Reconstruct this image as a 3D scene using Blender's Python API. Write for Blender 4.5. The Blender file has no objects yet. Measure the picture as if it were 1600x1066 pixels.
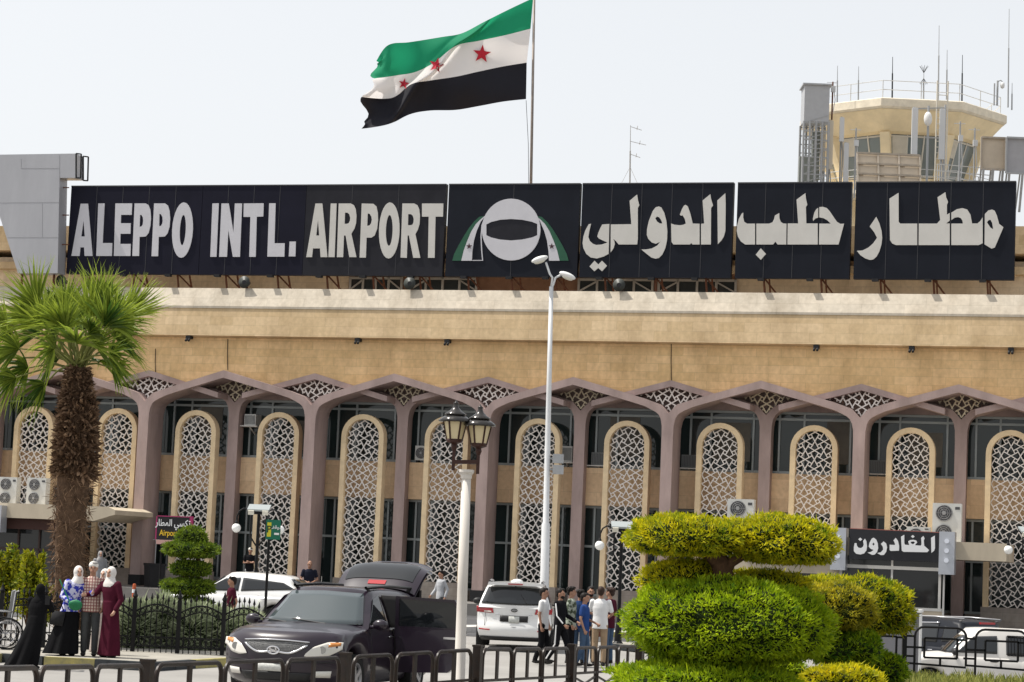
import bpy, bmesh, math, random
from mathutils import Vector, Matrix
from mathutils.geometry import tessellate_polygon
R = math.radians
rng = random.Random(7)
C = bpy.context.scene.collection
scene = bpy.context.scene

# ------------------------------------------------------------------ camera
FPX, PITCH, ROLL, CZ = 3653.7, .0948, .0427, 2.35
cp, sp, cr, sr = math.cos(PITCH), math.sin(PITCH), math.cos(ROLL), math.sin(ROLL)
FV = Vector((0, cp, sp)); U0 = Vector((0, -sp, cp)); R0 = Vector((1, 0, 0))
RV = R0 * cr + U0 * sr; UV = U0 * cr - R0 * sr
CAMP = Vector((0, 0, CZ))
cd = bpy.data.cameras.new('camera'); cam = bpy.data.objects.new('camera', cd); C.objects.link(cam)
cd.sensor_width = 36; cd.lens = 36 * FPX / 1600; cd.clip_end = 5000
cam.matrix_world = Matrix(((RV.x, UV.x, -FV.x, 0), (RV.y, UV.y, -FV.y, 0), (RV.z, UV.z, -FV.z, CZ), (0, 0, 0, 1)))
scene.camera = cam
scene.render.resolution_x, scene.render.resolution_y = 1024, 682

# ------------------------------------------------------------------ sky, sun, exposure
SUN_EL, SUN_AZ = R(61), R(173.5)          # azimuth of the sun measured from +X
sd = Vector((math.cos(SUN_EL) * math.cos(SUN_AZ), math.cos(SUN_EL) * math.sin(SUN_AZ), math.sin(SUN_EL)))
w = bpy.data.worlds.new('World'); scene.world = w; w.use_nodes = True
nt = w.node_tree; bg = nt.nodes['Background']
sky = nt.nodes.new('ShaderNodeTexSky'); sky.sky_type = 'NISHITA'; sky.sun_disc = False
sky.sun_elevation = SUN_EL; sky.sun_rotation = math.atan2(sd.x, sd.y)
sky.air_density = 1.0; sky.dust_density = 4.0; sky.ozone_density = 1.0; sky.altitude = 400
hs = nt.nodes.new('ShaderNodeHueSaturation'); hs.inputs['Saturation'].default_value = .32; hs.inputs['Value'].default_value = 1.40
gm_ = nt.nodes.new('ShaderNodeGamma'); gm_.inputs[1].default_value = .4      # spring haze evens the sky out
nt.links.new(sky.outputs[0], gm_.inputs[0]); nt.links.new(gm_.outputs[0], hs.inputs['Color']); nt.links.new(hs.outputs[0], bg.inputs['Color'])
bg.inputs['Strength'].default_value = .15
sl = bpy.data.lights.new('sun', 'SUN'); sl.energy = 2.3; sl.angle = R(.5); sl.color = (1, .95, .87)
so = bpy.data.objects.new('sun', sl); C.objects.link(so); so.rotation_euler = sd.to_track_quat('Z', 'Y').to_euler()
scene.view_settings.view_transform = 'Standard'; scene.view_settings.look = 'None'
scene.view_settings.gamma = 1; scene.view_settings.exposure = 1.3; scene.view_settings.use_curve_mapping = False

# ------------------------------------------------------------------ pixel helpers (1600x1066 photograph)
def ray(x, y): return FV + RV * ((x - 800) / FPX) - UV * ((y - 533) / FPX)
def at(x, y, Y):
    d = ray(x, y); return CAMP + d * (Y / d.y)
def pj(P):
    P = P - CAMP; z = P.dot(FV); return 800 + FPX * P.dot(RV) / z, 533 - FPX * P.dot(UV) / z
TH = .2873
BO = Vector((-.556, 92, 0)); BU = Vector((math.cos(TH), -math.sin(TH), 0)); BN = Vector((-math.sin(TH), -math.cos(TH), 0))
def fac(x, y, n0=0):
    d = ray(x, y); t = (BO + BN * n0 - CAMP).dot(BN) / d.dot(BN); P = CAMP + d * t
    return (P - BO).dot(BU), P.z
def fw(a, z, n0=0): return BO + BU * a + BN * n0 + Vector((0, 0, z))
def gz(Y): return max(0, .0045 * (min(Y, 95) - 10))
def gxy(x, y): return gz(y) - .072 * min(max(x - 3, 0), 9) * min(max((y - 36) / 12, 0), 1) * min(max((66 - y) / 6, 0), 1)
def onground(x, Y, z=None):
    """world point at photo column x and distance Y, standing on the road"""
    z = gz(Y) if z is None else z
    y = 880 + (x - 800) * .0427 + (CZ - z) * 3650 / Y
    for _ in range(6):
        P = at(x, y, Y); y += (P.z - z) * FPX / Y
    return P

# ------------------------------------------------------------------ mesh builder
class MB:
    def __init__(s): s.v = []; s.f = []; s.m = []; s.mi = 0
    def add(s, vs, fs, mi=None):
        o = len(s.v); s.v += [tuple(p) for p in vs]; mi = s.mi if mi is None else mi
        for f in fs: s.f.append([o + i for i in f]); s.m.append(mi)
    def box(s, c, d, rz=0, mi=None, rx=0, ry=0):
        M = Matrix.Rotation(rz, 3, 'Z') @ Matrix.Rotation(ry, 3, 'Y') @ Matrix.Rotation(rx, 3, 'X')
        c = Vector(c); vs = [c + M @ Vector((i * d[0] / 2, j * d[1] / 2, k * d[2] / 2)) for i in (-1, 1) for j in (-1, 1) for k in (-1, 1)]
        s.add(vs, [(0, 1, 3, 2), (4, 6, 7, 5), (0, 4, 5, 1), (2, 3, 7, 6), (0, 2, 6, 4), (1, 5, 7, 3)], mi); return s
    def bar(s, p, q, wd, dp, up=(0, 0, 1), mi=None):
        p, q = Vector(p), Vector(q); d = (q - p); L = d.length
        if L < 1e-6: return s
        d /= L; up = Vector(up); sx = d.cross(up)
        if sx.length < 1e-4: up = Vector((1, 0, 0)); sx = d.cross(up)
        sx.normalize(); uy = sx.cross(d)
        vs = []
        for e in (p, q):
            for i, j in ((-1, -1), (1, -1), (1, 1), (-1, 1)): vs.append(e + sx * (i * wd / 2) + uy * (j * dp / 2))
        s.add(vs, [(0, 3, 2, 1), (4, 5, 6, 7), (0, 1, 5, 4), (1, 2, 6, 5), (2, 3, 7, 6), (3, 0, 4, 7)], mi); return s
    def tube(s, pts, r, n=8, mi=None, cap=True, flat=1.0):
        pts = [Vector(p) for p in pts]; k = len(pts); rr = r if isinstance(r, (list, tuple)) else [r] * k
        vs = []; fs = []; ref = None
        for i, p in enumerate(pts):
            d = (pts[min(i + 1, k - 1)] - pts[max(i - 1, 0)]).normalized()
            if ref is None:
                ref = Vector((0, 0, 1)) if abs(d.z) < .9 else Vector((1, 0, 0))
            x = ref - d * ref.dot(d)
            if x.length < 1e-4: x = Vector((1, 0, 0)) - d * d.x
            x.normalize(); y = d.cross(x); ref = x
            for j in range(n):
                t = 2 * math.pi * j / n; vs.append(p + x * (math.cos(t) * rr[i]) + y * (math.sin(t) * rr[i] * flat))
        for i in range(k - 1):
            for j in range(n):
                a = i * n + j; b = i * n + (j + 1) % n; fs.append((a, b, b + n, a + n))
        if cap: fs += [tuple(range(n - 1, -1, -1)), tuple((k - 1) * n + j for j in range(n))]
        s.add(vs, fs, mi); return s
    def lathe(s, prof, c=(0, 0, 0), n=16, mi=None, wob=None):
        c = Vector(c); k = len(prof); vs = []; fs = []
        for i, (r, z) in enumerate(prof):
            for j in range(n):
                t = 2 * math.pi * j / n; q = r * (wob(t, i) if wob else 1)
                vs.append(c + Vector((q * math.cos(t), q * math.sin(t), z)))
        for i in range(k - 1):
            for j in range(n):
                a = i * n + j; b = i * n + (j + 1) % n; fs.append((a, b, b + n, a + n))
        fs += [tuple(range(n - 1, -1, -1)), tuple((k - 1) * n + j for j in range(n))]
        s.add(vs, fs, mi); return s
    def ell(s, c, r, n=10, m=7, M=None, mi=None):
        c = Vector(c); vs = []; fs = []
        for i in range(m + 1):
            p = math.pi * i / m
            for j in range(n):
                t = 2 * math.pi * j / n; q = Vector((r[0] * math.sin(p) * math.cos(t), r[1] * math.sin(p) * math.sin(t), -r[2] * math.cos(p)))
                vs.append(c + (M @ q if M else q))
        for i in range(m):
            for j in range(n):
                a = i * n + j; b = i * n + (j + 1) % n; fs.append((a, b, b + n, a + n))
        s.add(vs, fs, mi); return s
    def ext(s, loops, fn, d0, d1, mi=None):
        """polygon (outer, holes...) in 2D extruded between depth d0 and d1; fn(u,v,d)->point"""
        lp = [[Vector((p[0], p[1], 0)) for p in l] for l in loops]
        tris = tessellate_polygon(lp); flat = [p for l in loops for p in l]; k = len(flat)
        vs = [fn(p[0], p[1], d0) for p in flat] + [fn(p[0], p[1], d1) for p in flat]
        fs = [t for t in tris] + [(t[2] + k, t[1] + k, t[0] + k) for t in tris]; o = 0
        for l in loops:
            m = len(l)
            for i in range(m): a = o + i; b = o + (i + 1) % m; fs.append((a, b, b + k, a + k))
            o += m
        s.add(vs, fs, mi); return s
    def grid(s, rows, mi=None, closed=False):
        k = len(rows[0]); vs = [p for r_ in rows for p in r_]; fs = []
        for i in range(len(rows) - 1):
            for j in range(k if closed else k - 1):
                a = i * k + j; b = i * k + (j + 1) % k; fs.append((a, b, b + k, a + k))
        s.add(vs, fs, mi); return s
    def build(s, name, mats, parent=None, smooth=False, fix=True, ang=None, merge=False):
        me = bpy.data.meshes.new(name); me.from_pydata(s.v, [], s.f)
        mats = mats if isinstance(mats, (list, tuple)) else [mats]
        for m in mats: me.materials.append(m)
        me.polygons.foreach_set('material_index', s.m)
        if fix or merge:
            bm = bmesh.new(); bm.from_mesh(me)
            if merge: bmesh.ops.remove_doubles(bm, verts=bm.verts, dist=1e-4)
            bmesh.ops.recalc_face_normals(bm, faces=bm.faces); bm.to_mesh(me); bm.free()
        if smooth: me.polygons.foreach_set('use_smooth', [True] * len(me.polygons))
        if ang: me.set_sharp_from_angle(angle=R(ang))
        me.update(); o = bpy.data.objects.new(name, me); C.objects.link(o)
        if parent: o.parent = parent
        return o

def tag(o, label, cat, group=None, kind=None):
    if label: o['label'] = label
    if cat: o['category'] = cat
    if group: o['group'] = group
    if kind: o['kind'] = kind
    return o
def thing(name, label, cat, loc=(0, 0, 0), rz=0, group=None):
    o = bpy.data.objects.new(name, None); C.objects.link(o); o.empty_display_size = .2
    o.location = loc; o.rotation_euler = (0, 0, rz); return tag(o, label, cat, group)
def dup(t, loc, rz, label=None):
    def cpy(o, par):
        c = o.copy(); C.objects.link(c); c.parent = par
        for ch in [x for x in bpy.data.objects if x.parent == o]: cpy(ch, c)
        return c
    r_ = cpy(t, None); r_.location = loc; r_.rotation_euler = (0, 0, rz)
    if label: r_['label'] = label
    return r_
def baked(o, mods):
    """apply modifiers without operators"""
    for kind, kw in mods:
        m = o.modifiers.new(kind, kind)
        for k, v in kw.items(): setattr(m, k, v)
    bpy.context.view_layer.update()
    dg = bpy.context.evaluated_depsgraph_get(); me = bpy.data.meshes.new_from_object(o.evaluated_get(dg))
    o.modifiers.clear(); o.data = me; return o

# ------------------------------------------------------------------ materials
MATS = {}
def mat(name, col, rough=.6, metal=0, var=0, vscale=3., bump=0, bscale=40., spec=None, col2=None, coat=0, trans=0, alpha=1, streak=0, rnd=None):
    if name in MATS: return MATS[name]
    m = bpy.data.materials.new(name); m.use_nodes = True; n = m.node_tree; b = n.nodes['Principled BSDF']; L = n.links.new
    b.inputs['Base Color'].default_value = (*col, 1); b.inputs['Roughness'].default_value = rough; b.inputs['Metallic'].default_value = metal
    if spec is None: spec = .5 if rough < .3 else .3 if rough < .6 else .18
    if spec is not None: b.inputs['Specular IOR Level'].default_value = spec
    if coat: b.inputs['Coat Weight'].default_value = coat; b.inputs['Coat Roughness'].default_value = .04
    if trans: b.inputs['Transmission Weight'].default_value = trans
    if alpha < 1: b.inputs['Alpha'].default_value = alpha
    if var or bump:
        tc = n.nodes.new('ShaderNodeTexCoord')
    if var:
        no = n.nodes.new('ShaderNodeTexNoise'); no.inputs['Scale'].default_value = vscale; no.inputs['Detail'].default_value = 8; no.inputs['Roughness'].default_value = .65
        if streak:
            mp = n.nodes.new('ShaderNodeMapping'); mp.inputs['Scale'].default_value = (1, 1, streak); L(tc.outputs['Object'], mp.inputs[0]); L(mp.outputs[0], no.inputs[0])
        else: L(tc.outputs['Object'], no.inputs[0])
        rp = n.nodes.new('ShaderNodeValToRGB'); rp.color_ramp.elements[0].position = .3; rp.color_ramp.elements[1].position = .7
        c2 = col2 or tuple(c * (1 - var) for c in col)
        rp.color_ramp.elements[0].color = (*c2, 1); rp.color_ramp.elements[1].color = (*tuple(min(1, c * (1 + var * .25)) for c in col), 1)
        L(no.outputs[0], rp.inputs[0]); L(rp.outputs[0], b.inputs['Base Color'])
        mr = n.nodes.new('ShaderNodeMath'); mr.operation = 'MULTIPLY_ADD'; mr.inputs[1].default_value = .25; mr.inputs[2].default_value = max(0, rough - .12)
        L(no.outputs[0], mr.inputs[0]); L(mr.outputs[0], b.inputs['Roughness'])
    if bump:
        n2 = n.nodes.new('ShaderNodeTexNoise'); n2.inputs['Scale'].default_value = bscale; n2.inputs['Detail'].default_value = 5; L(tc.outputs['Object'], n2.inputs[0])
        bp = n.nodes.new('ShaderNodeBump'); bp.inputs['Strength'].default_value = bump; bp.inputs['Distance'].default_value = .02
        L(n2.outputs[0], bp.inputs['Height']); L(bp.outputs[0], b.inputs['Normal'])
    MATS[name] = m; return m
def stone(name, c1, c2, mortar, bw, bh, axes='xz', stain=.35, bump=.25, msize=.006):
    """coursed stone blocks in the object's own plane with uneven block colour and water stains"""
    m = bpy.data.materials.new(name); m.use_nodes = True; n = m.node_tree; b = n.nodes['Principled BSDF']; L = n.links.new
    tc = n.nodes.new('ShaderNodeTexCoord'); sx = n.nodes.new('ShaderNodeSeparateXYZ'); L(tc.outputs['Object'], sx.inputs[0])
    cx = n.nodes.new('ShaderNodeCombineXYZ'); L(sx.outputs[0], cx.inputs[0]); L(sx.outputs['Z' if axes == 'xz' else 'Y'], cx.inputs[1])
    br = n.nodes.new('ShaderNodeTexBrick'); L(cx.outputs[0], br.inputs['Vector'])
    br.inputs['Scale'].default_value = 1; br.inputs['Brick Width'].default_value = bw; br.inputs['Row Height'].default_value = bh
    br.inputs['Mortar Size'].default_value = msize; br.inputs['Mortar Smooth'].default_value = .3; br.inputs['Bias'].default_value = 0
    br.inputs['Color1'].default_value = (*c1, 1); br.inputs['Color2'].default_value = (*c2, 1); br.inputs['Mortar'].default_value = (*mortar, 1)
    no = n.nodes.new('ShaderNodeTexNoise'); no.inputs['Scale'].default_value = .55; no.inputs['Detail'].default_value = 9; no.inputs['Roughness'].default_value = .7
    mp = n.nodes.new('ShaderNodeMapping'); mp.inputs['Scale'].default_value = (1.6, 1.6, .5); L(tc.outputs['Object'], mp.inputs[0]); L(mp.outputs[0], no.inputs[0])
    rp = n.nodes.new('ShaderNodeValToRGB'); rp.color_ramp.elements[0].position = .32; rp.color_ramp.elements[1].position = .6
    d = 1 - stain; rp.color_ramp.elements[0].color = (d, d * .97, d * .93, 1); rp.color_ramp.elements[1].color = (1, 1, 1, 1); L(no.outputs[0], rp.inputs[0])
    mx = n.nodes.new('ShaderNodeMix'); mx.data_type = 'RGBA'; mx.blend_type = 'MULTIPLY'; mx.inputs[0].default_value = 1
    L(br.outputs[0], mx.inputs[6]); L(rp.outputs[0], mx.inputs[7])
    n3 = n.nodes.new('ShaderNodeTexNoise'); n3.inputs['Scale'].default_value = 6; n3.inputs['Detail'].default_value = 10; L(tc.outputs['Object'], n3.inputs[0])
    r3 = n.nodes.new('ShaderNodeValToRGB'); r3.color_ramp.elements[0].position = .3; r3.color_ramp.elements[1].position = .7
    r3.color_ramp.elements[0].color = (.84, .84, .84, 1); r3.color_ramp.elements[1].color = (1.0, 1.0, 1.0, 1); L(n3.outputs[0], r3.inputs[0])
    m2 = n.nodes.new('ShaderNodeMix'); m2.data_type = 'RGBA'; m2.blend_type = 'MULTIPLY'; m2.inputs[0].default_value = 1
    L(mx.outputs[2], m2.inputs[6]); L(r3.outputs[0], m2.inputs[7]); L(m2.outputs[2], b.inputs['Base Color'])
    b.inputs['Roughness'].default_value = .85; b.inputs['Specular IOR Level'].default_value = .15
    bp = n.nodes.new('ShaderNodeBump'); bp.inputs['Strength'].default_value = bump; bp.inputs['Distance'].default_value = .015
    L(n3.outputs[0], bp.inputs['Height']); L(bp.outputs[0], b.inputs['Normal'])
    MATS[name] = m; return m
def leafmat(name, c1, c2, rough=.5, tl=.35):
    """leaf colour varies leaf by leaf (random attribute), a little light passes through"""
    m = bpy.data.materials.new(name); m.use_nodes = True; n = m.node_tree; b = n.nodes['Principled BSDF']; L = n.links.new
    at_ = n.nodes.new('ShaderNodeAttribute'); at_.attribute_name = 'tone'
    rp = n.nodes.new('ShaderNodeValToRGB'); rp.color_ramp.elements[0].color = (*c1, 1); rp.color_ramp.elements[1].color = (*c2, 1); L(at_.outputs['Fac'], rp.inputs[0])
    L(rp.outputs[0], b.inputs['Base Color']); b.inputs['Roughness'].default_value = rough; b.inputs['Specular IOR Level'].default_value = .25
    tr = n.nodes.new('ShaderNodeBsdfTranslucent'); L(rp.outputs[0], tr.inputs[0])
    ms = n.nodes.new('ShaderNodeMixShader'); ms.inputs[0].default_value = tl
    o = n.nodes['Material Output']; L(b.outputs[0], ms.inputs[1]); L(tr.outputs[0], ms.inputs[2]); L(ms.outputs[0], o.inputs[0])
    MATS[name] = m; return m
def glass(name, col, rough=.04, spec=.6):
    return mat(name, col, rough, spec=spec)

STONE = stone('sand_stone', (.90, .62, .33), (.80, .54, .27), (.68, .47, .24), .95, .32, stain=.28, msize=.009)
FASC = stone('fascia_stone', (.70, .53, .33), (.62, .46, .27), (.54, .41, .25), 1.0, .37, stain=.26, msize=.008)
BAND = stone('pale_band_stone', (.62, .55, .45), (.57, .51, .42), (.45, .40, .32), 1.6, .7, stain=.3)
SPAN = stone('spandrel_stone', (.88, .65, .42), (.76, .55, .35), (.6, .45, .3), .9, .75, stain=.2)
FRAME = mat('panel_frame_stone', (.88, .69, .44), .85, var=.25, vscale=1.5, bump=.15)
PAINT = mat('mauve_paint', (.43, .325, .30), .8, var=.34, vscale=1.2, bump=.12, streak=.3)
LATT = mat('lattice_concrete', (.85, .80, .75), .8, var=.15, vscale=2)
LATT2 = mat('lattice_cream', (.74, .65, .48), .8, var=.15, vscale=2)
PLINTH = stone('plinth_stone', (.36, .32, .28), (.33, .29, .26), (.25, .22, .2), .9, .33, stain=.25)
GLZ = glass('window_glass', (.022, .032, .032), .05, .5)
ALU = mat('window_aluminium', (.34, .37, .37), .45, .3)
DARK = mat('unlit_interior_black', (.012, .011, .011), .9)  # near-black colour stands in for the shade of unlit interiors
BLACK = mat('black_iron', (.008, .008, .009), .45, var=.3, vscale=6, bump=.1, spec=.2)
CONC = mat('roof_concrete', (.42, .37, .31), .9, var=.3)
GREYM = mat('grey_metal', (.36, .37, .38), .5, .2, var=.12, vscale=2)
WHITEM = mat('white_metal', (.72, .72, .71), .45, var=.1, vscale=4)
RUST = mat('rusty_steel', (.17, .07, .04), .85, .2, var=.4, vscale=8)
# ================================================================== ground and roads
ROAD = mat('pale_road', (.29, .28, .265), .9, var=.22, vscale=.35, bump=.1, bscale=60)
ASPH = mat('forecourt_asphalt', (.095, .095, .098), .9, var=.3, vscale=.5, bump=.15, bscale=50)
PAVE = mat('pavement_slabs', (.34, .32, .28), .9, var=.25, vscale=1.3, bump=.1)
KYEL = mat('kerb_yellow', (.42, .36, .12), .8, var=.45, vscale=5, col2=(.20, .19, .12))
KBLK = mat('kerb_black', (.05, .055, .06), .8, var=.5, vscale=5)
KRED = mat('kerb_brick_red', (.22, .075, .05), .8, var=.35, vscale=4)
KWHT = mat('kerb_white', (.55, .53, .50), .8, var=.25, vscale=4)
SOIL = mat('soil', (.11, .085, .055), .95, var=.4, vscale=4, bump=.3, bscale=12)
g = MB(); ys = [-60, 0, 10, 20, 30, 36, 40, 44, 48, 52, 56, 60, 62, 64, 66, 70, 80, 95, 140, 300, 2500]
g.grid([[Vector((x, y, gxy(x, y))) for x in (-2500, -200, -60, -20, 0, 3, 4.5, 6, 7.5, 9, 10.5, 12, 14, 20, 60, 200, 2500)] for y in ys])
tag(g.build('ground', ROAD), None, None, kind='structure')
g = MB()
g.grid([[Vector((x, y, gz(y) + .012)) for x in (-70, -20, 0, 20, 70)] for y in (66.5, 72, 78, 84, 90)])
tag(g.build('forecourt_road', ASPH), None, None, kind='structure')
# pavement along the facade
g = MB(); L_ = lambda a, z, n: fw(a, z, n)
g.ext([[(-40, -1.7), (40, -1.7), (40, 4.5), (-40, 4.5)]], lambda a, n, d: fw(a, d, n), .2, .80)
tag(g.build('facade_pavement', mat('facade_paving', (.2, .19, .18), .9, var=.3, vscale=1.5, bump=.1)), None, None, kind='structure')

# ================================================================== terminal building
term = thing('airport_terminal', 'long sandstone airport terminal with mauve zigzag arcade and arched lattice screens', 'building', BO, -TH)
loc = lambda a, z, n: Vector((a, -n, z))
FC = [-21.95, -14.66, -7.40, -.14, 7.18, 14.48, 21.8]
MID = [-25.6, -18.5, -11.25, -3.95, 3.38, 10.72, 18.1, 25.4]
A0, A1 = -33., 31.
def strip(name, prof, m, a0=A0, a1=A1, thick=None):
    """profile of (n,z) swept along the facade"""
    b = MB(); b.grid([[loc(a, z, n) for (n, z) in prof] for a in (a0, a1)]); return b.build(name, m, term, fix=False)
# roof edge: sloping pale band over a sandstone fascia, then a soffit and the wall below
b = MB(); b.ext([[(.9, 11.04), (.76, 12.17), (-.3, 12.17), (-.3, 10.98), (.4, 10.98)]], lambda n, z, d: loc(d, z, n), A0, A1); b.build('fascia', FASC, term)
b = MB(); b.ext([[(.79, 12.17), (.79, 12.26), (.45, 13.03), (-.3, 13.05), (-.3, 12.172)]], lambda n, z, d: loc(d, z, n), A0, A1); b.build('parapet_band', BAND, term)
b = MB(); b.box((-1, 6, 12.45), (64, 11.4, .5)); b.build('roof', CONC, term)
# the wall ends in the zigzag of the two rows of gables
def env(a):
    f_ = min(abs(a - m_) for m_ in MID); k_ = min(abs(a - c_) for c_ in FC); return 9.6 - .275 * min(f_, k_)
xs = sorted(set([A0] + MID + FC + [(x + y) / 2 for x, y in zip(sorted(MID + FC), sorted(MID + FC)[1:])] + [A1]))
b = MB(); b.ext([[(A0, 10.99)] + [(x, max(env(x), 8.8) - .06) for x in xs] + [(A1, 10.99)]], lambda a, z, d: loc(a, z, d), .55, .2); b.build('upper_wall', STONE, term)
# Y-shaped arcade columns
def ycol(c, l, r, n0, n1, t, hw, zv, zp, base):
    def side(m_, s):
        d = abs(m_ - c); k = lambda u, z: (c + s * u, z)
        g_ = (zp - zv - .56) / (d - .95)
        top = [k(.33, zv + .35), k(.95, zv + .56), k(d, zp)]
        bot = [k(d, zp - t - .02), k(1.5, zv + .56 + .55 * g_ - t), k(.95, zv + .55 - t), k(.62, zv + .40 - t), k(.46, zv + .31 - t), k(.36, zv + .22 - t), k(.28, zv + .06 - t), k(hw + .01, zv - .2 - t), k(hw, zv - .6 - t), k(hw, base)]
        return top, bot
    tr, br_ = side(r, 1); tl, bl = side(l, -1)
    poly = [(c, zv)] + tr + br_ + bl[::-1] + tl[::-1]
    q = MB(); q.ext([poly], lambda a, z, d: loc(a, z, d), n0, n1); return q
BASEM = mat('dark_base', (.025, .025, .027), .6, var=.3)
for i, c in enumerate(FC):
    o = ycol(c, MID[i], MID[i + 1], .92, -.5, .28, .22, 8.30, 9.63, .8).build('column', PAINT, term)
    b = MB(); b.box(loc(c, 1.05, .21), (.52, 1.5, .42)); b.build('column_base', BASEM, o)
for i, m_ in enumerate(MID):
    l = FC[i - 1] if i > 0 else m_ - 3.65; r = FC[i] if i < len(FC) else m_ + 3.65
    o = ycol(m_, l, r, -.38, -.95, .22, .22, 8.42, 9.6, .8).build('column', PAINT, term)
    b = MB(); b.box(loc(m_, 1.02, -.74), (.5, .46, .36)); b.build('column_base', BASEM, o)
for c in FC:                                # the rear gables show as a thin moulding over each front column
    b = MB(); k_ = .275; b.ext([[(c, 9.6), (c + 3.1, 9.6 - 3.1 * k_), (c + 3.1, 9.38 - 3.1 * k_), (c, 9.36), (c - 3.1, 9.38 - 3.1 * k_), (c - 3.1, 9.6 - 3.1 * k_)]], lambda a, z, d: loc(a, z, d), .66, -.36); b.build('gable_moulding', PAINT, term)
# canopy soffit behind the gables
b = MB()
xs2 = sorted(FC + MID)
b.grid([[loc(x, 9.35 if x in FC else 9.55, n) for x in xs2] for n in (-.86, -1.75)]); b.build('canopy', PAINT, term, fix=False)

# lattice: pinwheel cells of alternating hand
def lattice_segs(p, nx, nz, ca=math.radians(30)):
    S = []; t = p * math.cos(ca)
    for i in range(nx):
        for j in range(nz):
            mir = (i + j) % 2
            for k in range(4):
                x, z = [(0, 0), (p, 0), (p, p), (0, p)][k]; an = ca + k * math.pi / 2
                x2, z2 = x + t * math.cos(an), z + t * math.sin(an)
                if mir: x, x2 = p - x, p - x2
                S.append(((i * p + x, j * p + z), (i * p + x2, j * p + z2)))
    return S
def clip(S, inside, step=40):
    out = []
    for (p, q) in S:
        ts = [k / step for k in range(step + 1)]; ok = [inside(p[0] + (q[0] - p[0]) * t, p[1] + (q[1] - p[1]) * t) for t in ts]
        if not any(ok): continue
        i0 = ok.index(True); i1 = step - ok[::-1].index(True)
        if i1 > i0: out.append(tuple((p[0] + (q[0] - p[0]) * ts[i], p[1] + (q[1] - p[1]) * ts[i]) for i in (i0, i1)))
    return out
PH, PW, FW_ = 6.55, 1.80, .20            # arched screen: height, outer width, frame width
iw = PW / 2 - FW_
cell = iw * 2 / 4
def in_arch(x, z):
    zc = PH - PW / 2
    if abs(x) > iw + .01 or z < 0: return False
    return z <= zc or x * x + (z - zc) ** 2 <= (iw + .01) ** 2
S = clip([((p[0] - iw, p[1]), (q[0] - iw, q[1])) for p, q in lattice_segs(cell, 4, 20)], in_arch)
lm = MB()
for p, q in S: lm.bar((p[0], .22, p[1]), (q[0], .22, q[1]), .034, .07 + rng.random() * .004, up=(0, 1, 0))
def arch(hw, z0, n=16):
    zc = PH - PW / 2; return [(hw, z0)] + [(hw * math.cos(math.pi * k / n), zc + hw * math.sin(math.pi * k / n)) for k in range(n + 1)] + [(-hw, z0)]
fm = MB(); fm.ext([arch(PW / 2, 0) + arch(iw, 0)[::-1]], lambda x, z, d: Vector((x, d, z)), 0, .42)
PX = [54.4, 184.5, 307.4, 436.4, 568, 699, 841.5, 980.5, 1125.6, 1272.6, 1423.7, 1579.7]
first = None
pos = [fac(x, 655 + (x - 800) * .0268, 0)[0] for x in PX]; pos = [pos[0] - 3.55] + pos + [pos[-1] + 3.65]
for i, a in enumerate(pos):
    if first is None:
        fr = fm.build('lattice_screen', FRAME, term); la = lm.build('lattice', LATT, fr); first = (fr, la)
    else:
        fr = first[0].copy(); C.objects.link(fr); fr.parent = term; la = first[1].copy(); C.objects.link(la); la.parent = fr
    fr.location = loc(a, 1.5, 0)
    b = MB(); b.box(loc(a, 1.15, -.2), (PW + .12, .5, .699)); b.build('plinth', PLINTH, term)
# lattice fillings of the diamonds
def diamond(c, n, zv, top, m, half, lim):
    p_ = .36; S = lattice_segs(p_, 10, 5)
    S = [((a[0] - 5 * p_, a[1] + zv + .04), (q[0] - 5 * p_, q[1] + zv + .04)) for a, q in S]
    low = lambda u: zv + (u * 1.13 if u < .31 else .35 + (u - .31) * .42 if u < .95 else .62 + (u - .95) * .26)
    T = clip(S, lambda x, z: abs(x) < lim and z > low(abs(x)) - .02 and z < top - half * abs(x))
    q = MB()
    for (s, e) in T: q.bar(loc(c + s[0], s[1], n), loc(c + e[0], e[1], n), .045, .06 + rng.random() * .004, up=(0, 1, 0))
    return q.build('gable_lattice', m, term)
for c in FC: diamond(c, .35, 8.34, 9.36, LATT, .27, 1.6)
for m_ in MID[1:-1]: diamond(m_, -.45, 8.45, 9.34, LATT2, .27, 1.6)
# glazed wall behind
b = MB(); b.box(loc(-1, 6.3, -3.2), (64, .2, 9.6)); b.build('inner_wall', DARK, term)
b = MB(); b.box(loc(-1, 5.48, -1.2), (64, .7, 1.47)); b.build('spandrel', SPAN, term)
b = MB(); b.box(loc(-1, 8.98, -1.2), (64, .4, .74)); b.build('window_head', PAINT, term)
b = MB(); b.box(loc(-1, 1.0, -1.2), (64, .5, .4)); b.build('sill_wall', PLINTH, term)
edges = sorted(FC + MID)
CURT = mat('window_blind', (.16, .15, .13), .8, var=.3, vscale=2)
for i in range(len(edges) - 1):
    a, e = edges[i] + .0, edges[i + 1] - .0; wd = e - a
    for (z0, z1, up) in ((6.23, 8.6, 1), (1.2, 4.74, 0)):
        q = MB(); q.box(loc((a + e) / 2, (z0 + z1) / 2, -1.25), (wd - .02, .03, z1 - z0)); wi = q.build('window', GLZ, term)
        q = MB(); us = [.12, .36, .84] if up else [.13, .30, .79, .93]
        us = [u + rng.uniform(-.015, .015) for u in us]
        for u in us: q.box(loc(a + wd * u, (z0 + z1) / 2, -1.20), (.075, .075, z1 - z0))
        for zz in ((z0 + .045, z1 - .28, z1 - .04) if up else (z0 + .05, 3.15, z1 - .05)): q.box(loc((a + e) / 2, zz, -1.18), (wd, .07, .09))
        q.build('window_frame', ALU, wi)
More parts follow.
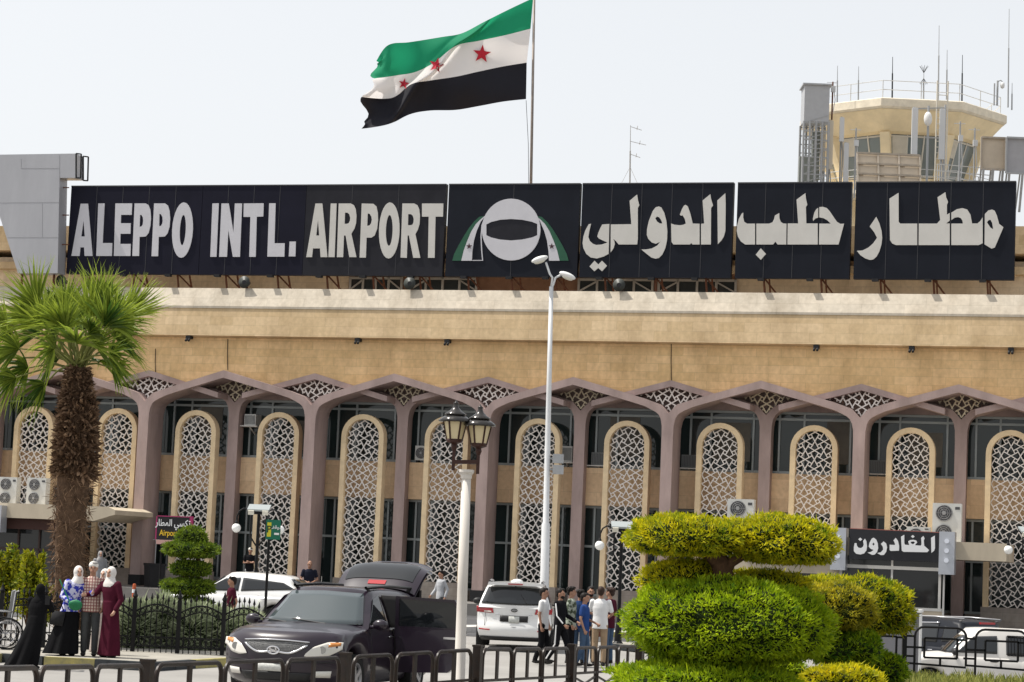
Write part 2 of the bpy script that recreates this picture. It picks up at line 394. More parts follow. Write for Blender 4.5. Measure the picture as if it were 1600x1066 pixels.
# rooms behind show only faintly: a blind here and there
for (a, z, w_, h_) in ((-12.6, 7.7, 1.0, 1.4), (-8.6, 7.2, .7, 1.2), (5.0, 7.5, 1.2, 1.6), (9.3, 7.4, 1.4, 1.5), (13.4, 7.5, .9, 1.7), (16.7, 7.3, 1.3, 1.3), (2.2, 2.4, .9, 1.5), (-5.2, 2.2, .8, 1.6)):
    q = MB(); q.box(loc(a, z, -1.225), (w_, .02, h_)); q.build('blind', CURT, term)
# upper storey behind the big sign
UPW = stone('upper_storey_stone', (.82, .68, .50), (.76, .62, .45), (.6, .5, .36), 1.0, .4, stain=.25)
b = MB(); b.box(loc(-1, 13.6, -6), (58, 8, 2.0)); b.build('upper_storey', UPW, term)
b = MB(); b.box(loc(-1, 14.2, -5.6), (58.4, 8, .3)); b.box(loc(-1, 15.35, -5.6), (58.4, 8.4, 1.05)); b.build('upper_roof', FASC, term)
UF = mat('upper_window_frame', (.45, .42, .38), .6, var=.2)
UG = glass('upper_window_glass', (.05, .055, .055), .08)
UB = mat('reddish_render', (.30, .17, .11), .85, var=.3, vscale=2)
for (x0, x1) in ((548, 628), (640, 745), (905, 1020), (1030, 1150)):
    a0, _ = fac(x0, 440, -1.9); a1, _ = fac(x1, 440, -1.9)
    q = MB(); q.box(loc((a0 + a1) / 2, 13.35, -1.92), (a1 - a0, .06, .95)); wi = q.build('clerestory_window', UG, term)
    q = MB()
    for k in range(5): q.box(loc(a0 + (a1 - a0) * k / 4, 13.35, -1.88), (.09, .1, .95))
    q.box(loc((a0 + a1) / 2, 13.78, -1.88), (a1 - a0, .1, .09)); q.box(loc((a0 + a1) / 2, 12.96, -1.88), (a1 - a0, .1, .09))
    for k in (0, 3): q.bar(loc(a0 + (a1 - a0) * k / 4, 13.72 if k else 13.3, -1.86), loc(a0 + (a1 - a0) * (k + 1) / 4, 13.3 if k else 13.72, -1.86), .06, .06)
    q.build('window_frame', UF, wi)
a0, _ = fac(545, 440, -1.97); a1, _ = fac(1152, 440, -1.97)
b = MB(); b.box(loc((a0 + a1) / 2, 13.45, -2.02), (a1 - a0, .1, 1.3)); b.build('rendered_wall', UB, term)
# cables and small lamps on the wall below the fascia
for (x, y0, y1) in ((1049, 532, 598), (243, 545, 585), (356, 530, 578)):
    a0, z0 = fac(x, y0, .57); a1, z1 = fac(x, y1, .57)
    q = MB(); q.tube([loc(a0, z0, .57), loc(a0 + .02, (z0 + z1) / 2, .58), loc(a1, z1, .57)], .014, 5); q.build('cable', BLACK, term)
for x in (296, 560, 700, 1276, 1425, 1580):
    a0, z0 = fac(x, 524 + (x - 300) * .012, .8)
    q = MB(); q.box(loc(a0, 10.95, .8), (.2, .3, .12)); q.tube([loc(a0 - .06, 10.87, .92), loc(a0 - .06, 10.8, 1.0)], .05, 8); q.tube([loc(a0 + .06, 10.87, .92), loc(a0 + .06, 10.8, 1.0)], .05, 8); q.build('wall_lamp', BASEM, term)

# ================================================================== roof sign boards
BOARD = mat('sign_black_vinyl', (.012, .012, .023), .5, spec=.1, var=.25, vscale=.8)
BOARD2 = mat('sign_navy_vinyl', (.013, .015, .022), .5, spec=.1, var=.25, vscale=.8)
BOARD3 = mat('sign_grey_vinyl', (.026, .026, .032), .5, spec=.1, var=.3, vscale=.8)
LET = mat('sign_letter_vinyl', (.58, .57, .60), .4, var=.08, vscale=1.5)
LET2 = mat('sign_letter_cream', (.60, .58, .54), .4, var=.1, vscale=1.2)
SN = .5
def board(label, x0, x1, m, seams):
    a0, a1 = x0, x1; t = thing('sign_board', label, 'sign', fw((a0 + a1) / 2, 12.9, SN), -TH, 'roof sign boards')
    ac = (a0 + a1) / 2; l2 = lambda a, z, d: Vector((a - ac, -d, z - 12.9))
    q = MB(); q.ext([[(a0, ZB), (a1, ZB), (a1, ZT), (a0, ZT)]], l2, 0, -.28); q.build('panel', m, t)
    q = MB()
    for k in range(1, seams): q.box(l2(a0 + (a1 - a0) * k / seams, (ZB + ZT) / 2, .002), (.02, .008, ZT - ZB - .02))
    q.box(l2(ac, ZT + .02, -.13), (a1 - a0, .3, .05)); q.build('seam', SEAMM, t)
    q = MB(); n = max(2, round((a1 - a0) / 2))
    for k in range(n):
        a = a0 + (a1 - a0) * (k + .5) / n
        q.bar(l2(a, ZB + .1, -.15), l2(a + .05, 12.86, -.3), .06, .06); q.bar(l2(a, ZB + .05, -.2), l2(a + .55, 12.86, -1.2), .05, .05)
        q.bar(l2(a, 15.6, -.25), l2(a, 12.8, -1.9), .06, .06)
    q.build('support_frame', RUST, t)
    for k in range(n): q = MB(); q.box(l2(a0 + (a1 - a0) * (k + .3 + .2 * rng.random()) / n, ZB - .05, .04), (.24, .22, .1)); q.build('sign_bracket', BASEM, t)  # small dark brackets under the board
    return t, l2
SEAMM = mat('sign_seam', (.05, .05, .055), .5)
ZB, ZT = 13.3, 16.9
_, ZT = fac(905, 288, SN); _, ZB = fac(903, 433, SN)
def trace(name, loops, org, sc, l2, m, t, h=.035):
    P = [[fac(org[0] + x * sc, org[1] + y * sc, SN) for x, y in lp] for lp in loops]
    q = MB(); q.ext(P, l2, h, .004); return q.build(name, m, t)
def oval(cx, cy, rx, ry, sh=0, n=28):
    return [(cx + rx * math.cos(2 * math.pi * k / n) - sh * math.sin(2 * math.pi * k / n), cy + ry * math.sin(2 * math.pi * k / n)) for k in range(n)]
def xa(x, y): return fac(x, y, SN)[0]
t, l2 = board('black roof sign board reading ALEPPO in pale capitals', xa(107.5, 360), xa(313.3, 360), BOARD, 5)
G_ = ((100, 290), .1375, l2, LET, t)
for lp in ([[(193, 208), (277, 208), (328, 802), (238, 802), (232, 704), (190, 704), (180, 802), (88, 802)], [(226, 400), (240, 580), (200, 580)]],
           [[(393, 205), (465, 205), (443, 655), (552, 655), (548, 802), (370, 802)]],
           [[(588, 205), (778, 205), (772, 335), (652, 335), (648, 430), (762, 430), (758, 550), (645, 550), (642, 665), (762, 665), (758, 802), (570, 802)]],
           [[(806, 205), (930, 205), (965, 225), (985, 280), (992, 370), (985, 460), (965, 540), (935, 578), (905, 584), (862, 584), (856, 802), (780, 802)], [(868, 335), (885, 337), (900, 365), (903, 405), (898, 445), (885, 466), (862, 470)]],
           [[(1027, 205), (1150, 205), (1185, 230), (1203, 290), (1210, 380), (1203, 470), (1180, 545), (1150, 580), (1120, 584), (1080, 584), (1072, 805), (998, 805)], [(1088, 325), (1105, 327), (1122, 360), (1125, 400), (1120, 435), (1106, 460), (1084, 463)]],
           [oval(1350, 508, 118, 315, 16), oval(1353, 508, 34, 172, 9)]): trace('letter', lp, *G_)
t, l2 = board('black roof sign board reading INTL. in pale capitals', xa(313.9, 360), xa(475.5, 360), BOARD, 4)
G_ = ((310, 290), .13137, l2, LET, t)
for lp in ([(170, 215), (246, 213), (218, 850), (145, 850)], [(278, 215), (365, 215), (420, 560), (437, 215), (523, 215), (497, 850), (413, 850), (360, 530), (343, 850), (250, 850)],
           [(543, 215), (780, 213), (775, 370), (697, 373), (685, 850), (608, 850), (622, 375), (540, 375)], [(845, 213), (922, 213), (908, 688), (1030, 688), (1025, 848), (823, 848)], [(1088, 668), (1162, 668), (1157, 845), (1078, 845)]): trace('letter', [lp], *G_)
t, l2 = board('charcoal roof sign board reading AIRPORT in cream capitals', xa(476, 360), xa(694, 360), BOARD3, 3)
G_ = ((470, 290), .14375, l2, LET2, t)
for lp in ([[(162, 197), (237, 197), (292, 780), (218, 780), (212, 685), (135, 685), (125, 780), (62, 780)], [(190, 375), (203, 545), (170, 545)]],
           [[(328, 197), (392, 197), (370, 780), (303, 780)]],
           [[(415, 197), (545, 197), (580, 215), (600, 260), (608, 330), (603, 410), (585, 470), (552, 525), (607, 780), (530, 780), (490, 545), (472, 545), (463, 780), (395, 780)], [(483, 297), (510, 297), (530, 315), (540, 350), (537, 385), (522, 412), (500, 418), (478, 418)]],
           [[(665, 197), (790, 200), (825, 230), (840, 300), (842, 380), (833, 470), (805, 545), (770, 568), (717, 568), (710, 785), (642, 785)], [(730, 305), (752, 310), (770, 340), (775, 372), (768, 410), (750, 435), (724, 440)]],
           [oval(964, 490, 112, 305, 8), oval(964, 490, 37, 167, 4)],
           [[(1107, 197), (1235, 197), (1270, 215), (1290, 260), (1298, 330), (1293, 420), (1275, 480), (1248, 530), (1302, 788), (1225, 788), (1178, 545), (1163, 545), (1155, 788), (1087, 785)], [(1170, 313), (1200, 313), (1220, 330), (1230, 365), (1228, 400), (1215, 428), (1190, 433), (1167, 433)]],
           [[(1320, 197), (1552, 197), (1548, 340), (1467, 340), (1457, 787), (1385, 787), (1393, 340), (1320, 340)]]): trace('letter', lp, *G_)
t, l2 = board('navy roof sign board with round white emblem between green and white striped arcs', xa(698.5, 360), xa(904, 360), BOARD2, 2)
G_ = ((695, 285), .1407, l2); GRN = mat('emblem_green', (.022, .10, .055), .45, var=.2); STARM = mat('emblem_star', (.05, .02, .025), .5)
vis = [(465, 470), (520, 442), (620, 418), (740, 410), (860, 418), (970, 440), (1030, 465), (1030, 590), (970, 615), (860, 638), (740, 648), (620, 638), (520, 615), (465, 590)]
trace('emblem_disc', [oval(740, 527, 325, 343, 0, 48), vis], *G_, LET, t, .05)
trace('emblem_visor', [vis], *G_, BOARD3, t, .03)
gl = [(85, 872), (105, 800), (150, 710), (210, 605), (270, 510), (330, 435), (385, 385), (440, 375), (400, 410), (345, 465), (295, 545), (250, 650), (210, 760), (183, 872)]
wl = [(185, 872), (212, 760), (252, 650), (297, 545), (347, 465), (402, 410), (455, 368), (440, 390), (400, 440), (355, 545), (325, 650), (308, 770), (303, 872)]
bl_ = [(305, 864), (416, 864), (405, 760), (398, 600), (408, 480), (440, 385), (418, 480), (410, 600), (417, 760), (427, 872), (305, 872)]
MIR = lambda l: [(1462 - x, y) for x, y in l]
for l in (gl, MIR(gl)): trace('emblem_arc', [l], *G_, GRN, t, .03)
for l in (wl, MIR(wl)): trace('emblem_arc', [l], *G_, LET, t, .03)
trace('emblem_outline', [bl_], *G_, LET, t, .02)
star = lambda cx, cy, r_: [(cx + (r_ if k % 2 == 0 else r_ * .4) * math.sin(math.pi * k / 5), cy - (r_ if k % 2 == 0 else r_ * .4) * math.cos(math.pi * k / 5)) for k in range(10)]
for cx in (273, 1190): trace('emblem_star', [star(cx, 712, 34)], *G_, STARM, t, .045)
t, l2 = board('navy roof sign board with the Arabic word beside the emblem and two diamond dots', xa(907.5, 360), xa(1144, 360), BOARD2, 5)
G_ = ((900, 280), .15625, l2, LET2, t)
for lp in ([[(1495, 142), (1498, 250), (1495, 520), (1480, 575), (1455, 615), (1420, 652), (1415, 215)]],
           [[(1345, 152), (1352, 200), (1372, 265), (1352, 290), (1350, 655), (1252, 655), (1252, 448), (1283, 445), (1268, 215)]],
           [[(1237, 448), (1237, 655), (1165, 655), (1155, 640), (1140, 655), (975, 655), (957, 630), (953, 445), (985, 457), (1040, 463), (1075, 458), (1100, 445), (1090, 400), (1068, 363), (1050, 368), (1040, 355), (1062, 300), (1080, 268), (1098, 258), (1120, 275), (1145, 345), (1168, 445)]],
           [[(830, 275), (855, 285), (885, 340), (905, 420), (915, 520), (912, 610), (895, 690), (865, 755), (830, 790), (795, 797), (755, 785), (710, 750), (655, 705), (700, 705), (760, 695), (815, 665), (845, 625), (857, 603), (840, 630), (800, 648), (760, 635), (725, 600), (710, 560), (712, 500), (730, 420), (770, 320), (800, 282)], [(795, 393), (812, 375), (835, 385), (855, 415), (865, 445), (840, 445), (812, 425)]],
           [[(613, 155), (622, 215), (635, 262), (620, 290), (620, 600), (613, 655), (428, 655), (405, 625), (372, 597), (385, 620), (390, 650), (378, 690), (348, 735), (350, 455), (555, 452), (538, 218)]],
           [[(335, 450), (328, 748), (280, 775), (210, 795), (150, 785), (105, 750), (75, 690), (68, 640), (75, 580), (95, 515), (130, 452), (152, 448), (135, 520), (125, 580), (140, 620), (170, 648), (205, 660), (260, 655), (318, 635), (270, 615), (230, 595), (215, 575), (225, 540), (245, 490), (265, 455)]],
           [[(187, 817), (225, 855), (262, 817), (312, 868), (262, 923), (225, 890), (185, 923), (137, 875)]]): trace('letter', lp, *G_)
t, l2 = board('navy roof sign board with an Arabic word underlined by one diamond dot', xa(1150.5, 360), xa(1329, 360), BOARD2, 4)
G_ = ((1145, 280), .15008, l2, LET2, t)
for lp in ([(110, 350), (110, 400), (120, 445), (150, 465), (233, 465), (233, 682), (130, 682), (85, 650), (55, 600), (42, 540), (48, 480), (65, 415), (95, 360)],
           [(247, 465), (380, 465), (415, 450), (430, 420), (440, 380), (485, 355), (487, 410), (500, 445), (525, 463), (560, 465), (558, 682), (468, 682), (445, 652), (420, 682), (247, 682)],
           [(573, 463), (682, 463), (665, 215), (757, 147), (763, 205), (777, 270), (762, 290), (767, 463), (885, 463), (885, 682), (570, 682)],
           [(902, 465), (1020, 465), (985, 430), (945, 408), (902, 400), (902, 293), (940, 290), (980, 303), (1010, 335), (1060, 410), (1085, 445), (1120, 467), (1160, 465), (1102, 682), (898, 682)],
           [(890, 300), (890, 402), (860, 412), (838, 437), (835, 415), (850, 350), (870, 315)], [(293, 722), (347, 780), (293, 842), (240, 788)]): trace('letter', [lp], *G_)
t, l2 = board('navy roof sign board with an Arabic word and no dots, next to the control tower', xa(1335.5, 360), xa(1586, 360), BOARD2, 5)
G_ = ((1330, 280), .16875, l2, LET2, t)
for lp in ([[(233, 350), (262, 410), (282, 480), (288, 545), (280, 610), (262, 670), (235, 720), (205, 745), (175, 750), (130, 735), (85, 705), (53, 665), (105, 662), (160, 635), (205, 595), (240, 545), (215, 495), (172, 440)]],
           [[(440, 128), (440, 395), (455, 413), (612, 413), (612, 612), (415, 612), (380, 597), (360, 565), (355, 182)]],
           [[(627, 413), (795, 413), (825, 380), (800, 170), (873, 122), (880, 170), (898, 212), (887, 240), (887, 330), (913, 315), (913, 385), (880, 412), (913, 412), (913, 612), (625, 612)]],
           [[(928, 312), (980, 280), (1030, 270), (1075, 283), (1105, 330), (1120, 412), (1170, 412), (1195, 390), (1218, 355), (1218, 595), (1180, 612), (928, 612), (928, 413), (1035, 413), (1030, 385), (1015, 362), (990, 353), (960, 358), (928, 380)]],
           [[(1238, 325), (1270, 292), (1305, 283), (1330, 295), (1350, 340), (1370, 415), (1410, 447), (1330, 635), (1300, 645), (1235, 605)], [(1257, 400), (1275, 380), (1290, 378), (1305, 405), (1315, 465), (1290, 450)]]): trace('letter', lp, *G_)
# grey clad pylon at the left end
PYM = mat('pylon_cladding', (.42, .42, .44), .45, .3, var=.12, vscale=1.2, streak=.25)
pp = [(-80, 243), (118, 240), (118, 278), (93, 278), (90, 427), (28, 427), (-3, 330), (-80, 330)]
ap = [fac(x, y, 1.1) for x, y in pp]; t = thing('sign_pylon', 'grey metal clad pylon with overhanging arm left of the roof sign', 'pylon', fw(ap[4][0], 12.85, 1.1), -TH)
l3 = lambda a, z, d: Vector((a - ap[4][0], -d, z - 12.85))
q = MB(); q.ext([ap], l3, 0, -.7); q.build('cladding', PYM, t)
SM = mat('cladding_seam', (.31, .31, .32), .6); q = MB()
for (x0, y0, x1, y1) in ((0, 317, 92, 316), (12, 371, 90, 371), (93, 242, 93, 278), (33, 248, 33, 263), (33, 263, 93, 263), (66, 317, 66, 371)):
    A, B = fac(x0, y0, 1.1), fac(x1, y1, 1.1); q.bar(l3(*A, .003), l3(*B, .003), .014, .006, up=(0, 1, 0))
q.build('cladding_joint', SM, t)
q = MB(); A, B = fac(119, 240, 1.1), fac(119, 278, 1.1); E_, F_ = fac(127, 241, 1.1), fac(126, 278.5, 1.1)
for p0, p1 in ((A, E_), (B, F_), (E_, F_), (A, B)):
    q.bar(l3(*p0, 0), l3(*p1, 0), .05, .05); q.bar(l3(*p0, -.65), l3(*p1, -.65), .05, .05)
q.build('end_frame', BLACK, t)
q = MB()
for x in (35, 85):
    A = fac(x, 426, .7); q.bar(l3(A[0], A[1], -.4), l3(A[0], 12.86, -.4), .08, .08)
for y in (293, 336, 382): A = fac(92, y, .8); B = fac(107, y, .8); q.bar(l3(*A, -.35), l3(*B, -.35), .04, .04)
q.build('support_frame', RUST, t)
# horn loudspeakers on the parapet
sp0 = None
for x, y, lb in ((97, 437, 'round horn loudspeaker on the parapet, below the left end of ALEPPO'), (383, 442, 'round horn loudspeaker on the parapet, below INTL.'),
             (641, 447, 'round horn loudspeaker on the parapet, below AIRPORT'), (968, 447, 'round horn loudspeaker on the parapet, right of the tall street lamp')):
    a, z = fac(x, y, .55); P = fw(a, 12.98, .45)
    if sp0 is None:
        t = sp0 = thing('horn_loudspeaker', lb, 'loudspeaker', P, -TH, 'horn loudspeakers along the roof edge')
        q = MB(); q.tube([(0, -.2, .28), (0, -.17, .28), (0, .0, .28), (0, .25, .28)], [.25, .22, .12, .09], 20); q.build('horn', mat('horn_grey', (.06, .065, .06), .5, var=.2), t, True)
        q = MB(); q.tube([(0, -.205, .28), (0, -.14, .28)], [.09, .03], 14); q.build('cone', BASEM, t)
        q = MB(); q.box((0, .1, .1), (.08, .08, .22)); q.build('bracket', RUST, t)
    else: dup(sp0, P, -TH, lb)
# ================================================================== flag and rooftop masts
FY = 100.
CG, CW, CB, CRD = mat('flag_green', (.014, .26, .13), .7), mat('flag_white', (.72, .70, .70), .7), mat('flag_black', (.012, .012, .018), .7), mat('flag_star_red', (.42, .02, .04), .7)
for m_ in (CG, CW):
    n = m_.node_tree; tr = n.nodes.new('ShaderNodeBsdfTranslucent'); tr.inputs[0].default_value = n.nodes['Principled BSDF'].inputs['Base Color'].default_value
    ms = n.nodes.new('ShaderNodeMixShader'); ms.inputs[0].default_value = .45; o_ = n.nodes['Material Output']
    n.links.new(n.nodes['Principled BSDF'].outputs[0], ms.inputs[1]); n.links.new(tr.outputs[0], ms.inputs[2]); n.links.new(ms.outputs[0], o_.inputs[0])
ROWS = [[(833, -3), (795, 15), (757, 34), (722, 52), (690, 58), (640, 66), (606, 70), (588, 92)],
        [(829, 45), (790, 55), (748, 64), (712, 72), (678, 98), (648, 113), (615, 118), (586, 120)],
        [(823, 98), (786, 104), (748, 112), (712, 120), (672, 126), (642, 132), (612, 154), (567, 154)],
        [(822, 155), (786, 159), (748, 166), (712, 172), (672, 173), (640, 179), (606, 196), (570, 205)]]
def lin(L_, t):
    t = min(max(t, 0), .99999) * (len(L_) - 1); i = int(t); f = t - i
    p0, p1, p2, p3 = L_[max(i - 1, 0)], L_[i], L_[i + 1], L_[min(i + 2, len(L_) - 1)]
    return tuple(.5 * (2 * b + (c - a) * f + (2 * a - 5 * b + 4 * c - d) * f * f + (3 * b - a - 3 * c + d) * f ** 3) for a, b, c, d in zip(p0, p1, p2, p3))
def flag(s, t, e=0):
    q = [lin(r_, s) for r_ in ROWS]; k = min(int(t * 3), 2); f = t * 3 - k
    x, y = q[k][0] * (1 - f) + q[k + 1][0] * f, q[k][1] * (1 - f) + q[k + 1][1] * f
    cw = (s - .27) - (t - .05) * .62            # signed distance behind the crease that runs from the hoist top to the fly
    fold = .0 if cw < -.05 else (cw + .05) * 9 if cw < 0 else .45 - cw * 2.4 if cw < .2 else -.03
    d = FY - .4 * math.sin(s * 7.5 + t * 1.2) * min(1, s * 3) - fold * min(1, s * 4) + .22 * math.sin(s * 21 - t * 5) * s + .10 * math.sin(t * 11 + s * 6) + .16 * math.sin(s * 38 + t * 9) * max(0, s - .72) * 3
    if s > .8: x += (s - .8) * 5 * (5 * math.sin(t * 17) + 3 * math.sin(t * 41)); y += (s - .8) * 20 * math.sin(t * 23 + 1)
    return at(x, y, d + e)
q = MB(); NS, NT = 72, 36
q.add([flag(i / NS, j / NT) for j in range(NT + 1) for i in range(NS + 1)], [])
for j in range(NT):
    for i in range(NS): a = j * (NS + 1) + i; q.f.append([a, a + 1, a + NS + 2, a + NS + 1]); q.m.append(0 if j < NT / 3 else 1 if j < 2 * NT / 3 else 2)
fl = tag(q.build('flag', [CG, CW, CB], None, True, fix=False), 'large green white and black flag with three red stars flying from the tall pole', 'flag')
GP = [(i / 90, 1 / 3 + j / 90) for i in range(91) for j in range(31)]
GPX = [pj(flag(*p)) for p in GP]
for (cx, cy, r_, rot) in ((753, 84.5, 15, .1), (682, 102, 12.5, .25), (631, 131, 9, .2)):
    for e in (-.10, .10):
        pts = []
        for k in range(10):
            rr = r_ if k % 2 == 0 else r_ * .4; an = math.pi * k / 5 + rot; X, Y = cx + rr * math.sin(an), cy - rr * math.cos(an)
            b_ = min(range(len(GP)), key=lambda i: (GPX[i][0] - X) ** 2 + (GPX[i][1] - Y) ** 2); s_, t_ = GP[b_]
            pts.append(at(X, Y, flag(s_, min(t_, .66)).y + e))
        q = MB(); q.add([at(cx, cy, sum(p.y for p in pts) / 10 + e * .3)] + pts, [(0, i + 1, (i + 1) % 10 + 1) for i in range(10)]); q.build('star', CRD, fl, fix=False)
P0 = at(829.5, 292, FY); P1 = at(835, -14, FY)
base = Vector((P0.x, FY, 12.7)); t = thing('flagpole', 'tall slim steel flagpole behind the roof sign', 'flagpole', base)
q = MB(); q.tube([(0, 0, 0), P0 - base, P1 - base], [.075, .065, .05], 10); q.build('pole', mat('pole_steel', (.20, .17, .15), .5, .4, var=.3, vscale=3), t, True)
A, B = at(822, 157, FY - .05) - base, at(826, 292, FY - .05) - base
q = MB(); q.tube([A, (A + B) / 2 + Vector((.04, 0, 0)), B, Vector((B.x, B.y, .4))], .012, 5); q.build('halyard', BLACK, t)
def mast(name, label, x, ytop, ybot, Y, r0=.03, extra=None, group='whip antennas on the control tower roof', cat='antenna', m=None):
    B_ = at(x, ybot, Y); T_ = at(x + (ybot - ytop) * .012, ytop, Y); t = thing(name, label, cat, B_, 0, group)
    H = (T_ - B_).z; dx = T_.x - B_.x; q = MB(); q.tube([(0, 0, 0), (dx * .6, 0, H * .6), (dx * .61, 0, H * .61), (dx, 0, H)], [r0, r0 * .9, r0 * .5, r0 * .35], 6); q.build('mast', m or GREYM, t)
    if extra: extra(t, H, dx)
    return t
def yagi(t, H, dx):
    q = MB()
    for k, (h, L_) in enumerate(((.98, .5), (.75, .7), (.55, .45))): q.bar((dx * h, 0, H * h), (dx * h + L_, .1, H * h - .12), .02, .02); q.bar((dx * h + L_ * .6, -.2, H * h), (dx * h + L_ * .6, .25, H * h - .08), .02, .02)
    for k in (-1, 1): q.tube([(dx * .3, 0, H * .35), (k * .5, .3, .0)], .008, 4)
    q.build('element', GREYM, t)
mast('antenna_mast', 'thin rooftop antenna mast with small aerials right of the flagpole', 984, 196, 296, 101, .035, yagi, None)

# ================================================================== control tower
TY = 118.; TWS = mat('tower_render', (.88, .73, .48), .85, var=.22, vscale=.8, bump=.15); TRIM = mat('tower_trim', (.78, .70, .56), .85, var=.2)
TG = glass('tower_glass', (.16, .19, .19), .05, .8); TM = mat('tower_mullion', (.62, .58, .5), .6); RAIL = mat('rail_white', (.55, .55, .54), .5, .2)
tc_ = at(1434, 240, TY); tcx = tc_.x; tcy = TY + 5.2
tw = thing('control_tower', 'sand coloured control tower with flared octagonal cab behind the roof sign', 'tower', (tcx, tcy, 3), R(2))
zt_ = at(1427, 154, TY).z - 3; ztr = at(1427, 170, TY).z - 3; zw1 = at(1427, 203, TY).z - 3; zw0 = at(1427, 268, TY).z - 3; zlo = at(1427, 300, TY).z - 3
def octr(r_, z, rot=math.pi / 8): return [Vector((r_ * math.cos(rot + k * math.pi / 4), r_ * math.sin(rot + k * math.pi / 4), z)) for k in range(8)]
def octm(prof): q = MB(); q.grid([octr(r_, z) for r_, z in prof], closed=True); q.add(octr(*prof[0]), [tuple(range(7, -1, -1))]); q.add(octr(*prof[-1]), [tuple(range(8))]); return q
RO = 5.55
octm([(RO - .12, ztr), (RO, ztr + .1), (RO, zt_ - .04), (RO - .05, zt_)]).build('roof', TRIM, tw)
octm([(4.2, zw1), (4.45, zw1 + .1), (RO - .16, ztr - .01)]).build('cornice', TWS, tw)
octm([(3.2, 0), (3.2, zw0 - 1.2), (3.5, zw0 - .15), (3.5, zw0)]).build('shaft', TWS, tw)
octm([(5.3, zw0 - 1.05), (5.3, zw0 - .8)]).build('balcony', TRIM, tw)
lo_, hi_ = octr(3.4, zw0), octr(4.1, zw1); lo2, hi2 = octr(3.5, zw0), octr(4.3, zw1 + .1)
blind = mat('tower_blind', (.60, .55, .46), .8, var=.15)
for k in range(8):
    a, b_, c, d = lo_[k], lo_[(k + 1) % 8], hi_[(k + 1) % 8], hi_[k]
    q = MB(); q.add([a, b_, c, d], [(0, 1, 2, 3)]); wi = q.build('window', TG, tw)
    q = MB()
    for u in (.08, .36, .64, .92): q.bar(a.lerp(b_, u), d.lerp(c, u), .07, .08)
    for u in (.04, .96): q.bar(a.lerp(d, u), b_.lerp(c, u), .07, .08)
    q.build('window_frame', TM, wi)
    q = MB(); o_ = (a + b_) / 2; nrm = Vector((o_.x, o_.y, 0)).normalized() * .1
    for (u0, u1, v0, v1) in ((.10, .35, .55, .95), (.66, .9, .35, .95), (.38, .62, .75, .95)):
        if (k * 3 + int(u0 * 10)) % 3: q.add([(a.lerp(b_, u).lerp(d.lerp(c, u), v)) + nrm * .4 for u, v in ((u0, v0), (u1, v0), (u1, v1), (u0, v1))], [(0, 1, 2, 3)])
    if q.f: q.build('blind', blind, wi)
    q = MB(); q.bar(lo2[k], hi2[k], .5, .45, up=(lo2[k].x, lo2[k].y, 0)); q.build('pier', TWS, tw)
def railing(r_, z, h, m, par, name='railing', bars=2):
    P = octr(r_, z); q = MB()
    for k in range(8):
        a, b_ = P[k], P[(k + 1) % 8]
        for u in (0, .5): p = a.lerp(b_, u); q.tube([p, p + Vector((0, 0, h))], .025, 6)
        for j in range(bars): up = Vector((0, 0, h * (j + 1) / bars)); q.tube([a + up, b_ + up], .02, 6)
    q.build(name, m, par)
railing(RO - .35, zt_, .95, RAIL, tw); railing(5.2, zw0 - .8, 1.0, RAIL, tw, bars=3)
q = MB(); lx = at(1462, 250, TY).x - tcx; ly = -5.6
for s in (-.28, .28): q.tube([(lx + s, ly, zlo - 1.2), (lx + s, ly, zt_ + .9)], .035, 6)
k = 0
while zlo - 1 + k * .3 < zt_ + .3: q.tube([(lx - .28, ly, zlo - 1 + k * .3), (lx + .28, ly, zlo - 1 + k * .3)], .02, 6); k += 1
q.build('ladder', TM, tw)
q = MB(); q.lathe([(.0, zw0 - .4), (.7, zw0 - .4), (.72, zw0 + .1), (.5, zw0 + .55), (.2, zw0 + .72), (.02, zw0 + .76)], (at(1405, 250, TY).x - tcx, -4.7, 0), 18); q.build('radome', WHITEM, tw, True)
# antennas on the tower
for x, yt, yb, lb in ((1308, 103, 160, 'short whip antenna on the left corner of the tower roof, beside the grey riser'), (1341, 104, 157, 'whip antenna on the left slope of the tower railing, second from the left corner'),
                      (1394, 89, 154, 'dark whip antenna over the left post of the front tower railing'), (1466, 40, 158, 'tallest antenna over the middle of the tower cab, beside the ladder top'),
                      (1479, 78, 156, 'slim antenna directly right of the tower ladder top'), (1503, 86, 158, 'dark whip antenna between the tower ladder and the dome camera'), (1575, 14, 168, 'very tall whip antenna at the right corner of the tower roof'),
                      (1581, 130, 172, 'short stub antenna at the far right corner of the tower roof')):
    mast('whip_antenna', lb, x, yt, yb, TY + 1.2, .04, m=BLACK if x in (1394, 1503) else GREYM)
def discone(t, H, dx):
    q = MB()
    for k in range(8): an = k * math.pi / 4; q.tube([(dx, 0, H * .95), (dx + .22 * math.cos(an), .22 * math.sin(an), H * 1.2)], .01, 4); q.tube([(dx * .8, 0, H * .75), (dx * .8 + .2 * math.cos(an), .2 * math.sin(an), H * .55)], .01, 4)
    q.build('element', BLACK, t)
mast('discone_antenna', 'spidery cone antenna on the middle of the tower roof railing', 1443, 112, 155, TY + .6, .04, discone, None)
B_ = at(1558, 165, TY + .8); t = thing('dome_camera', 'white dome camera on a bracketed post at the right of the tower roof', 'camera', B_)
q = MB(); q.tube([(0, 0, 0), (0, 0, 1.3)], .05, 8); q.tube([(-.16, 0, 0), (-.16, 0, 1.15)], .04, 8); q.tube([(0, 0, 1.25), (.15, 0, 1.33), (.25, 0, 1.25)], .03, 6); q.build('post', GREYM, t)
q = MB(); q.lathe([(.02, .28), (.1, .26), (.12, .12), (.1, 0), (.02, -.06)], (.25, 0, .95), 12); q.build('housing', WHITEM, t, True)
